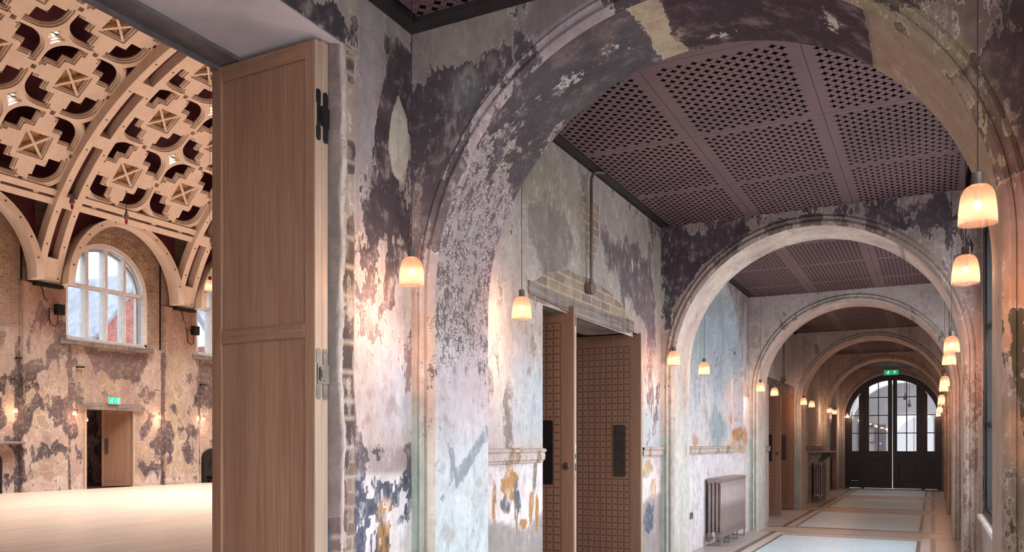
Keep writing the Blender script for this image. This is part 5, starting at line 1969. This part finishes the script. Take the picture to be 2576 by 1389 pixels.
# --- ribs
def rib_mesh():
    m = MB()
    n = 64
    a0, a1 = math.asin((6.28 - 5.02) / HB), PI - math.asin((6.28 - 5.02) / HB)
    ph = [a0 + (a1 - a0) * k / n for k in range(n + 1)]
    lo = [vault(p, -0.05) for p in ph]
    hi = [vault(p, 0.28) for p in ph]
    fn = lambda u, v, d: (u, d, v)
    for (y0, y1) in ((-0.375, -0.165), (0.165, 0.375)):
        m.band(lo, hi, fn, y0, y1)
    # cross pieces closing the slot at the foot and at every coffer
    for pa in [a0 + 0.0] + [phi_at(3.78 + 2.14 * r) for r in range(0, 10)]:
        w = 0.045 if pa > a0 else 0.05
        c = [vault(pa + (w * 2 if pa == a0 else w) * t / 4 - (0 if pa == a0 else w / 2), -0.05) for t in range(5)]
        d = [vault(pa + (w * 2 if pa == a0 else w) * t / 4 - (0 if pa == a0 else w / 2), 0.25) for t in range(5)]
        m.band(c, d, fn, -0.18, 0.18)
    m.mark(1)
    for k in range(22):
        pa = 0.19 + k * 0.125
        for y in (-0.27, 0.27):
            x, z = vault(pa, -0.048)
            x2, z2 = vault(pa, -0.06)
            m.tube([(x, y, z), (x2, y, z2)], 0.028, 8)
    return m


rib0 = None
rl = ['cream timber rib of the hall vault nearest the doorway', 'cream timber rib at the upper left edge of the hall view', 'broad cream timber rib rising left of the middle hall window', 'cream timber rib rising right of the middle hall window',
      'cream timber rib of the hall vault hidden deepest in the hall']
for k, y in enumerate(RIBS):
    if k in (0, 4):
        continue
    if rib0 is None:
        rib0 = thing('vault_rib', rl[k], 'vault rib', (0, y, 0), 'cream ribs of the hall vault')
        rib_mesh().build('rib_frame', M['ply'], rib0, extra=[M['bronze']])
        MB().box(HF + 0.0, HF + 0.32, -0.42, 0.42, 6.16, 6.27).build('foot_bracket', M['black'], rib0)
        n = 40
        ph = [0.2 + (PI - 0.4) * q / n for q in range(n + 1)]
        MB().band([vault(p, 0.26) for p in ph], [vault(p, 0.29) for p in ph], lambda u, v, d: (u, d, v), -0.18, 0.18).build('slot_board', M['maroon'], rib0)
    else:
        dup(rib0, (0, y, 0), rl[k])

# --- wooden arches in front of the windows, springing between the rib feet
arch0 = None
al = {1: 'cream timber arch over the hidden first hall window, cut by the picture edge', 2: 'cream timber arch over the middle hall window', 3: 'cream timber arch over the hall window beside the tall oak door'}
for k in (1, 2, 3):
    c = RIBS[k] + BAY / 2
    if arch0 is None:
        arch0 = thing('window_arch', al[k], 'timber arch', (HF, c, 0), 'cream timber arches over the hall windows')
        hw = BAY / 2 - 0.37
        n = 36
        ell = lambda a, b: [(-a * math.cos(PI * q / n), 6.30 + b * math.sin(PI * q / n)) for q in range(n + 1)]
        m = MB()
        m.band(ell(hw - 0.23, 2.22), ell(hw, 2.44), lambda u, v, d: (d, u, v), 0.34, 0.62)
        m.band(ell(hw - 0.19, 2.26), ell(hw - 0.03, 2.41), lambda u, v, d: (d, u, v), 0.10, 0.34)
        m.mark(1)
        for q in range(1, 12):
            a = PI * q / 12
            m.lathe([(0, 0.628), (0.028, 0.626), (0.028, 0.62)], (0, -(hw - 0.115) * math.cos(a), 6.30 + 2.33 * math.sin(a)), 8, 'x')
        m.build('arch_frame', M['ply'], arch0, True, extra=[M['bronze']])
        e0 = ell(hw, 2.44)
        MB().band(e0, [(u, 9.05) for u, v in e0], lambda u, v, d: (d, u, v), 0.13, 0.16).build('spandrel_board', M['maroon'], arch0)
    else:
        dup(arch0, (HF, c, 0), al[k])

# --- lattice panels of coffers
CELL = (BAY - 0.75) / 2
HALF = CELL / 2


def cell_outline(inset):
    """openings of one coffer in half-cell units, grown (inset < 0) or shrunk (inset > 0)"""
    i = inset
    loops = []
    e, r, cc = 0.955 - i, 0.505 - i, 0.45
    for sx in (1, -1):
        for sy in (1, -1):
            q = [(0.15 + i, e), (0.15 + i, 0.78 + i), (0.23 + i, 0.78 + i), (0.23 + i, 0.48 + i), (0.48 + i, 0.48 + i), (0.48 + i, 0.23 + i), (0.78 + i, 0.23 + i), (0.78 + i, 0.15 + i), (e, 0.15 + i)]
            q += [(cc + r * math.cos(a), cc + r * math.sin(a)) for a in [PI / 2 * k / 9 for k in range(10)]]
            loops.append([(sx * a, sy * b) for a, b in q])
    # star at the corners, square peg holes at the edges, square eye in the middle
    R = 0.635 + i
    st = []
    a0 = math.asin((1.0 - cc) / R)
    a1 = math.acos((1.0 - cc) / R)
    for sx in (1, -1):
        for sy in (1, -1):
            q = [(cc + R * math.cos(a), cc + R * math.sin(a)) for a in [a1 + (a0 - a1) * k / 6 for k in range(7)]] + [(1.0, 1.0)]
            loops.append([(sx * a, sy * b) for a, b in q])
    h = 0.345 - i
    loops.append([(-h, -h), (h, -h), (h, h), (-h, h)])
    g = 0.06 - i * 0.3
    for (ax, ay) in ((1, 0), (-1, 0), (0, 1), (0, -1)):
        if ax:
            loops.append([(ax, -g), (ax * (1 - g), -g), (ax * (1 - g), g), (ax, g)])
        else:
            loops.append([(-g, ay), (-g, ay * (1 - g)), (g, ay * (1 - g)), (g, ay)])
    return loops


def inside(p, poly):
    c = False
    n = len(poly)
    for k in range(n):
        (ax, ay), (bx, by) = poly[k], poly[(k + 1) % n]
        if (ay > p[1]) != (by > p[1]) and p[0] < (bx - ax) * (p[1] - ay) / (by - ay) + ax:
            c = not c
    return c


def cell_mesh(inset):
    loops = cell_outline(inset)
    vs, es = [], []
    sq = [(-1, -1), (0, -1), (1, -1), (1, 0), (1, 1), (0, 1), (-1, 1), (-1, 0)]
    for lp in [sq] + loops:
        n = len(vs)
        vs += [Vector(p) for p in lp]
        es += [(n + k, n + (k + 1) % len(lp)) for k in range(len(lp))]
    # a few extra points so that the plate bends with the vault
    r = delaunay_2d_cdt(vs, es, [], 0, 1e-5)
    tv, te, tf = r[0], r[1], r[2]
    keep = []
    for f in tf:
        c = (sum(tv[i][0] for i in f) / 3, sum(tv[i][1] for i in f) / 3)
        if not any(inside(c, lp) for lp in loops):
            keep.append(tuple(f))
    cnt = {}
    for f in keep:
        for a, b in zip(f, f[1:] + f[:1]):
            cnt[(min(a, b), max(a, b))] = cnt.get((min(a, b), max(a, b)), 0) + 1
    rim = []
    for f in keep:
        for a, b in zip(f, f[1:] + f[:1]):
            if cnt[(min(a, b), max(a, b))] == 1:
                rim.append((a, b))
    return [(v[0], v[1]) for v in tv], keep, rim


FRONT = cell_mesh(0.0)
MID = cell_mesh(0.035)
BACK = cell_mesh(0.06)
S0 = 3.80                     # arc length where the first row of coffers starts
ROWS = 6


def sheet(mb, cell, yc, row, d0, d1):
    tv, tf, rim = cell
    sc = S0 + (row + 0.5) * CELL
    n = len(tv)
    vs = []
    for d in (d0, d1):
        for (u, v) in tv:
            x, z = vault(phi_at(sc + v * HALF), d, 5.318)
            vs.append((x, yc + u * HALF, z))
    fs = [f for f in tf] + [tuple(i + n for i in reversed(f)) for f in tf]
    fs += [(a, b, b + n, a + n) for a, b in rim if not (abs(abs(tv[a][0]) - 1) < 1e-4 and abs(tv[a][0] - tv[b][0]) < 1e-4) and not (abs(abs(tv[a][1]) - 1) < 1e-4 and abs(tv[a][1] - tv[b][1]) < 1e-4)]
    mb.add(vs, fs)


RN = ['lowest', 'second', 'third', 'fourth', 'fifth', 'topmost']
for k in (1, 2, 3):
    yb = RIBS[k] + 0.375
    where = {1: 'left of the broad rib', 2: 'between the two full ribs', 3: 'behind the tall oak door edge'}[k]
    t = thing('vault_lattice', 'cream lattice of square coffers %s in the hall vault' % where, 'vault lattice', (0, 0, 0), 'cream lattice panels of the hall vault')
    pr = MB()
    for s_, w in ((S0 - 0.47, 0.19), (S0 - 0.20, 0.19)):
        a, b = phi_at(s_), phi_at(s_ + w)
        c = [vault(a + (b - a) * q / 3, -0.06, 5.318) for q in range(4)]
        d = [vault(a + (b - a) * q / 3, 0.30, 5.318) for q in range(4)]
        pr.band(c, d, lambda u, v, dd: (u, dd, v), RIBS[k] + 0.377, RIBS[k + 1] - 0.377)
    for q in range(4):
        y = yb + (BAY - 0.75) * (q + 0.5) / 4
        a, b = phi_at(S0 - 0.30), phi_at(S0 - 0.18)
        pr.band([vault(a, 0.0, 5.318), vault(b, 0.0, 5.318)], [vault(a, 0.2, 5.318), vault(b, 0.2, 5.318)], lambda u, v, dd: (u, dd, v), y - 0.08, y + 0.08)
    pr.build('purlin', M['ply'], t)
    for row in range(ROWS):
        f = MB()
        for col in range(2):
            yc = yb + (col + 0.5) * CELL
            sheet(f, FRONT, yc, row, 0.0, 0.055)
            sheet(f, MID, yc, row, 0.055, 0.105)
            sheet(f, BACK, yc, row, 0.105, 0.155)
        f.mark(1)
        for col in range(2):
            yc = yb + (col + 0.5) * CELL
            sc = S0 + (row + 0.5) * CELL
            for (u, v) in ((0.47, 0.47), (-0.47, 0.47), (0.47, -0.47), (-0.47, -0.47), (0.12, 0.91), (-0.12, -0.91), (0.91, -0.12), (-0.91, 0.12)):
                c0 = vault(phi_at(sc + v * HALF), -0.008, 5.318)
                c1 = vault(phi_at(sc + v * HALF), 0.002, 5.318)
                f.tube([(c1[0], yc + u * HALF, c1[1]), (c0[0], yc + u * HALF, c0[1])], 0.026, 6)
        g = f.build('coffer_grid', M['ply'], t, extra=[M['bronze']])
        for col in range(2):
            yc = yb + (col + 0.5) * CELL
            sc = S0 + (row + 0.5) * CELL
            at = lambda u, v, d: (lambda q: (q[0], yc + u * HALF, q[1]))(vault(phi_at(sc + v * HALF), d, 5.318))
            e = MB()
            e.add([at(-0.40, -0.40, 0.175), at(0.40, -0.40, 0.175), at(0.40, 0.40, 0.175), at(-0.40, 0.40, 0.175)], [(0, 1, 2, 3)])
            e.add([at(-0.40, -0.40, 0.19), at(0.40, -0.40, 0.19), at(0.40, 0.40, 0.19), at(-0.40, 0.40, 0.19)], [(3, 2, 1, 0)])
            x = MB()
            for s1 in (1, -1):
                L = [(-0.36 + 0.72 * q / 4) for q in range(5)]
                w = 0.032
                x.add([at(a + w * s1 * 0.7, s1 * a - w * 0.7, 0.04) for a in L] + [at(a - w * s1 * 0.7, s1 * a + w * 0.7, 0.04) for a in L] + [at(a + w * s1 * 0.7, s1 * a - w * 0.7, 0.11) for a in L] + [at(a - w * s1 * 0.7, s1 * a + w * 0.7, 0.11) for a in L],
                      [(q, q + 1, q + 6, q + 5) for q in range(4)] + [(q, q + 10, q + 11, q + 1) for q in range(4)] + [(q + 5, q + 6, q + 16, q + 15) for q in range(4)] + [(q + 10, q + 15, q + 16, q + 11) for q in range(4)])
            x.build('cross_brace', M['ply'], g)
            r = e.mark(1)
            for q in range(12):
                a0 = 2 * PI * q / 12
                c1, c2 = 0.22, 0.18
                if q % 2 == 0:
                    r.add([at(c1 * math.cos(a0), c1 * math.sin(a0), 0.168), at(c1 * math.cos(a0 + 0.4), c1 * math.sin(a0 + 0.4), 0.168), at(c2 * math.cos(a0 + 0.4), c2 * math.sin(a0 + 0.4), 0.168), at(c2 * math.cos(a0), c2 * math.sin(a0), 0.168)], [(0, 1, 2, 3)])
                    r.add([at(0.28 * math.cos(a0), 0.28 * math.sin(a0), 0.167), at(0.28 * math.cos(a0 + 0.12), 0.28 * math.sin(a0 + 0.12), 0.167), at(0.15 * math.cos(a0 + 0.15), 0.15 * math.sin(a0 + 0.15), 0.167), at(0.15 * math.cos(a0), 0.15 * math.sin(a0), 0.167)], [(0, 1, 2, 3)])
            r.build('coffer_back', M['ply_dark'], g, extra=[M['void']])

# --- pairs of spotlights in the star gaps
spot0 = None
for k in (1, 2, 3):
    for row in range(1, ROWS):
        y = RIBS[k] + BAY / 2
        x, z = vault(phi_at(S0 + row * CELL), 0.16, 5.318)
        lab = 'bright spotlight pair in the %s star gap, lattice %s' % (ORD[row - 1], {1: 'left of the broad rib', 2: 'between the two full ribs', 3: 'behind the oak door'}[k])
        if spot0 is None:
            spot0 = thing('spotlight_pair', lab, 'spotlight', (x, y, z), 'spotlights in the hall vault')
            MB().box(-0.2, 0.2, -0.16, 0.16, 0.06, 0.08).build('mount_plate', M['ply_dark'], spot0)
            for q in (-0.09, 0.09):
                MB().lathe([(0.0, 0.06), (0.055, 0.06), (0.06, 0.0), (0.064, -0.04), (0.050, -0.042), (0.046, -0.02), (0.0, -0.02)], (q, 0, 0), 16).build('lamp_can', M['white_frame'], spot0, True)
                MB().lathe([(0.0, -0.024), (0.046, -0.024), (0.046, -0.021)], (q, 0, 0), 16).build('lens', M['spot'], spot0)
        else:
            dup(spot0, (x, y, z), lab)
        li = bpy.data.lights.new('spot_light', 'SPOT')
        li.energy = SPOT_W
        li.color = (1.0, 0.96, 0.93)
        li.spot_size = math.radians(95)
        li.spot_blend = 0.8
        li.shadow_soft_size = 0.06
        lo = bpy.data.objects.new('spot_light', li)
        C.objects.link(lo)
        lo.location = (x, y, z - 0.08)

# --- things on the far wall
t = thing('hall_door_frame', 'oak lined doorway with timber lintel in the far hall wall', 'door frame', (HF, 0, 0))
MB().box(-0.3, 0.03, HDOOR[0] - 0.02, HDOOR[0] + 0.06, 0, 2.53).box(-0.3, 0.03, HDOOR[1] - 0.06, HDOOR[1] + 0.02, 0, 2.53).build('jamb', M['oak_pale'], t)
MB().box(-0.3, 0.09, 16.32, 18.80, 2.53, 2.70, 0.01).build('lintel', M['timber'], t)
t = chain_leaf('oak_door_leaf', 'chain pattern oak leaf standing half open in the far hall doorway', (HF - 0.06, HDOOR[1] - 0.10, 0), False, handle=(-0.78, -0.66))
t.rotation_euler = (0, 0, math.radians(52))
# room beyond the far door
mb = MB().box(HF - 3.2, HF - 3.0, 15.0, 20.5, 0, 3.2).box(HF - 3.0, HF - 0.3, 14.9, 15.0, 0, 3.2).box(HF - 3.0, HF - 0.3, 20.5, 20.6, 0, 3.2).box(HF - 3.2, HF - 0.3, 15.0, 20.6, 3.2, 3.3)
U, V, F = grid(span([15.0, 20.5], 0.1), span([0, 3.2], 0.1))
xyz = np.stack([np.full(len(U), HF - 2.98), U, V], 1)
p = Paint(xyz, U, V, (120, 92, 84), (58, 48, 52), 0.0, 301, 0.2)
o = raw_mesh('wall_beyond', xyz, F, M['plaster'])
apply_paint(o, [p])
tag(o, 'burnt dark wall of the room beyond the far hall door', 'wall', kind='structure')
tag(mb.build('wall_beyond_shell', M['void']), 'dark room beyond the far hall door', 'wall', kind='structure')
tag(MB().box(HF - 3.0, HF, 15.0, 20.5, -0.1, 0.0).build('floor_beyond', M['void']), 'dark floor beyond the far hall door', 'floor', kind='structure')

exit_sign('bright green exit sign on the lintel of the far hall doorway', (HF + 0.16, 17.57, 2.84), 0.40, 0.19, True, False, math.radians(90))

hall_lamps = [(HF + 0.22, 14.30, 2.33, 'small lit pendant on the far hall wall at the left picture edge'), (HF + 0.22, 16.14, 2.32, 'small lit pendant on the far hall wall just left of the doorway'), (HF + 0.22, 19.25, 2.30, 'small lit pendant on the far hall wall right of the doorway'),
              (HF + 0.22, 21.15, 2.28, 'small lit pendant on the far hall wall beside the tall oak door'), (HF - 1.9, 18.0, 2.20, 'small lit pendant inside the far hall doorway')]
h0 = None
for (x, y, z, lab) in hall_lamps:
    if h0 is None:
        h0 = make_lamp(lab, (x, y, z), 'pendant lamps along the far hall wall', 0.95)
        MB().tube([(0, 0, 0.95), (-0.04, 0, 0.99), (-0.22, 0, 0.99)], 0.012, 8).build('wall_bracket', M['black'], h0)
    else:
        dup(h0, (x, y, z), lab)
    point((x, y, z + 0.055), HALL_LAMP_W)
# the lamp just showing past the edge of the tall oak door
y = 8.0
make_lamp('frosted pendant in the hall, half hidden behind the tall panelled door', (-8.83, 8.0, 3.53), 'pendant lamps in the hall', 8.6)
point((-8.83, 8.0, 3.585), LAMP_W)

# bulbs on long cords under the purlin
for k, (y, lab) in enumerate(((15.15, 'dark hanging fitting with red tip before the broad rib'), (16.95, 'dark hanging fitting with red tip above the left end of the middle window arch'), (20.35, 'dark hanging fitting with red tip before the rib right of the middle window'))):
    x = HF + 1.55
    t = thing('hanging_fitting', lab, 'hanging fitting', (x, y, 8.45), 'hanging fittings under the hall vault')
    MB().lathe([(0, 0.30), (0.03, 0.28), (0.035, 0.2), (0.075, 0.10), (0.075, 0.02), (0.04, -0.02), (0, -0.03)], n=14).build('body', M['steel'], t, True)
    MB().lathe([(0, -0.02), (0.035, -0.03), (0.045, -0.10), (0.02, -0.16), (0, -0.17)], n=12).build('tip', M['red'], t, True)
    zt = 5.318 + HB * math.sqrt(max(0, 1 - ((x - HX) / HA) ** 2))
    MB().tube([(0, 0, 0.28), (0, 0, zt - 8.45)], 0.009, 6).build('cord', M['cord'], t)

# loudspeakers on brackets with looping cables
for k, (y, lab) in enumerate(((15.58, 'small black loudspeaker on the pilaster left of the middle hall window'), (20.70, 'small black loudspeaker on the pilaster right of the middle hall window'))):
    t = thing('wall_speaker', lab, 'speaker', (HF + 0.12, y, 5.35), 'small black speakers on the hall pilasters')
    MB().box(0.10, 0.30, -0.12, 0.12, 0.0, 0.32, 0.01).build('cabinet', M['black'], t)
    MB().box(0.0, 0.04, -0.05, 0.05, 0.08, 0.24).tube([(0.02, 0, 0.16), (0.12, 0, 0.16)], 0.02, 8).build('bracket', M['steel'], t)
    MB().tube([(0.05, -0.10, 0.16), (0.04, -0.22, 0.2), (0.04, -0.22, -0.1), (0.05, -0.18, -0.28), (0.06, -0.04, -0.34), (0.06, 0.04, -0.26), (0.1, 0.02, 0.02)], 0.014, 8).build('cable', M['black'], t)
    MB().tube([(0.02, -0.26, 0.40), (0.02, -0.36, 0.5), (0.02, -0.42, 0.75), (0.03, -0.50, 0.84)], 0.012, 8).build('cable', M['black'], t)

# cast iron stove recesses and shelf at the edges of the view
t = thing('cast_iron_fireplace', 'black cast iron fireplace at the foot of the far wall beside the oak door', 'fireplace', (HF, 21.9, 0))
fn = lambda u, v, d: (d, u, v)
arch_f = lambda a, z, b: [(-a, 0)] + [(-a * math.cos(PI * q / 14), z + b * math.sin(PI * q / 14)) for q in range(15)] + [(a, 0)]
MB().band(arch_f(0.42, 0.62, 0.22), arch_f(0.64, 0.95, 0.34), fn, 0.0, 0.10).build('surround', M['black'], t)
MB().prism(arch_f(0.42, 0.62, 0.22), fn, 0.0, 0.02).build('fire_back', M['void'], t)
MB().box(0.0, 0.2, -0.4, 0.4, 0.0, 0.12, 0.01).build('grate', M['black'], t)
t = thing('cast_iron_fireplace', 'black cast iron fireplace under the shelf at the left picture edge', 'fireplace', (HF, 13.45, 0))
MB().band(arch_f(0.42, 0.62, 0.22), arch_f(0.55, 0.95, 0.30), fn, 0.0, 0.10).build('surround', M['black'], t)
MB().prism(arch_f(0.42, 0.62, 0.22), fn, 0.0, 0.02).build('fire_back', M['void'], t)
o = MB().box(HF, HF + 0.3, 12.6, 14.55, 1.42, 1.50, 0.01).build('mantel_shelf', M['timber'])
tag(o, 'timber mantel shelf on the far hall wall at the left picture edge', 'shelf')
socket('double socket low on the far hall wall left of the burnt pilaster', (HF + 0.0, 14.18, 0.52), M['bronze'])
socket('double socket on the far hall wall between doorway and fireplace', (HF + 0.0, 21.12, 0.75), M['bronze'])
for y, lab in ((14.60, 'dark green conduit beside the broad rib on the far hall wall'), (19.45, 'dark green conduit right of the middle hall window')):
    o = MB().box(HF, HF + 0.03, y - 0.025, y + 0.025, 4.7, 8.4).build('wall_conduit', M['black'])
    tag(o, lab, 'conduit')
for (y, z, lab) in ((14.45, 3.95, 'short iron wall peg left of the burnt pilaster'), (16.35, 3.85, 'short iron wall peg under the left corner of the middle window'), (21.2, 3.6, 'short iron wall peg under the window by the oak door')):
    o = MB().tube([(HF, y, z), (HF + 0.06, y, z), (HF + 0.08, y + 0.22, z + 0.01)], 0.03, 8).build('wall_peg', M['black'])
    tag(o, lab, 'wall peg')

# --- outside the hall windows
o = MB().box(-80, HF - 3.4, -40, 70, -0.4, -0.2).box(WR + 0.9, 60, -40, 70, -0.4, -0.2).build('ground_outside', M['ground'])  # pale plane added outside to bounce daylight
tag(o, 'pale ground plane outside the windows, added to bounce light', 'ground', kind='structure')
t = thing('brick_gable_building', 'red brick gabled building outside the middle hall window', 'building', (-33.0, 26.05, 0))
MB().prism([(-2.4, 0), (2.4, 0), (2.4, 6.3), (0, 9.3), (-2.4, 6.3)], fn, -6.0, 0.0).build('wall', M['redbrick'], t)
rf = MB()
rf.band([(-2.7, 6.0), (0, 9.35), (2.7, 6.0)], [(-2.7, 6.2), (0, 9.6), (2.7, 6.2)], fn, -6.2, 0.15)
rf.build('roof', M['lead'], t)
t = thing('domed_roof_building', 'pale building with grey domed roof outside the middle hall window', 'building', (-38.0, 24.0, 0))
MB().box(-4, 0, -2.4, 1.2, 0, 6.2).build('wall', M['foyer'], t)
MB().lathe([(1.9, 6.2), (1.85, 6.6), (1.5, 7.5), (0.9, 8.1), (0.0, 8.35)], (-2, -0.6, 0), 24).build('dome', M['lead'], t, True)
MB().box(-4.1, 0.1, -2.5, 1.3, 6.1, 6.35).build('cornice', M['steel'], t)
t = thing('slate_roof_building', 'brick building with slate roof outside the right hall window', 'building', (-33.0, 33.2, 0))
MB().box(-6, 0, -2.6, 2.6, 0, 6.6).build('wall', M['redbrick'], t)
MB().prism([(-2.9, 6.5), (2.9, 6.5), (2.9, 9.8), (-2.9, 9.8)], lambda u, v, d: (d - (v - 6.5) * 0.8, u, v), -0.2, 0.2).build('roof', M['lead'], t)

# ================================================================== light, sky, camera
world = bpy.data.worlds.new('World')
bpy.context.scene.world = world
world.use_nodes = True
wt = world.node_tree
wt.nodes.clear()
wo = wt.nodes.new('ShaderNodeOutputWorld')
bg = wt.nodes.new('ShaderNodeBackground')
tc = wt.nodes.new('ShaderNodeTexCoord')
nz = wt.nodes.new('ShaderNodeTexNoise')
nz.inputs['Scale'].default_value = 3.0
nz.inputs['Detail'].default_value = 4
ra = wt.nodes.new('ShaderNodeMix')
ra.data_type = 'RGBA'
wt.links.new(tc.outputs['Generated'], nz.inputs['Vector'])
wt.links.new(nz.outputs['Fac'], ra.inputs[0])
ra.inputs[6].default_value = (0.74, 0.86, 1.0, 1)
ra.inputs[7].default_value = (0.98, 0.98, 1.0, 1)
wt.links.new(ra.outputs[2], bg.inputs['Color'])
bg.inputs['Strength'].default_value = SKY
wt.links.new(bg.outputs[0], wo.inputs['Surface'])


def portal(loc, rot, sx, sy):
    li = bpy.data.lights.new('sky_portal', 'AREA')
    li.shape = 'RECTANGLE'
    li.size, li.size_y = sx, sy
    li.cycles.is_portal = True
    o = bpy.data.objects.new('sky_portal', li)
    C.objects.link(o)
    o.location = loc
    o.rotation_euler = rot


for (w0, w1) in WIN:
    portal((WR + 0.16, (w0 + w1) / 2, (ZS + ZT) / 2), (0, PI / 2, 0), ZT - ZS, w1 - w0)
portal((-1.15, -5.32, 2.15), (-PI / 2, 0, 0), 2.5, 2.7)
for c in HWIN:
    portal((HF - 0.42, c, 6.3), (0, -PI / 2, 0), 3.2, 2.9)

# unseen light panel added to brighten the foyer
t = thing('foyer_fill_panel', 'unseen ceiling panel added to brighten the foyer', 'light', (-1.1, 31.0, 4.545))
MB().box(-0.9, 0.9, -0.5, 0.5, 0.0, 0.05).build('housing', M['white_frame'], t)
li = bpy.data.lights.new('foyer_fill', 'AREA')
li.shape = 'RECTANGLE'
li.size, li.size_y = 1.7, 0.9
li.energy = FOYER_W
li.color = (0.92, 0.95, 1.0)
o = bpy.data.objects.new('foyer_fill', li)
C.objects.link(o)
o.location = (-1.1, 31.0, 4.54)

cam = bpy.data.cameras.new('camera')
cam.sensor_width = 36.0
cam.lens = 36.0 * 2042 / 2576
cam.shift_x = 0.0
cam.shift_y = (1118 - 694.5) / 2576
cam.clip_start = 0.05
cam.clip_end = 300
co = bpy.data.objects.new('camera', cam)
C.objects.link(co)
co.location = (0, 0, CAM_Z)
co.rotation_euler = (PI / 2, 0, YAW)
sc = bpy.context.scene
sc.camera = co
sc.view_settings.view_transform = 'Standard'
sc.view_settings.look = 'None'
sc.view_settings.gamma = 1.0
sc.view_settings.use_curve_mapping = False
sc.view_settings.exposure = EXPOSURE
sc.cycles.max_bounces = 6
sc.cycles.diffuse_bounces = 3
sc.cycles.glossy_bounces = 2
sc.cycles.transmission_bounces = 4
sc.cycles.transparent_max_bounces = 8
sc.cycles.sample_clamp_indirect = 6.0
sc.cycles.caustics_reflective = False
sc.cycles.caustics_refractive = False
sc.cycles.use_denoising = True
sc.cycles.use_adaptive_sampling = True
sc.cycles.adaptive_threshold = 0.04
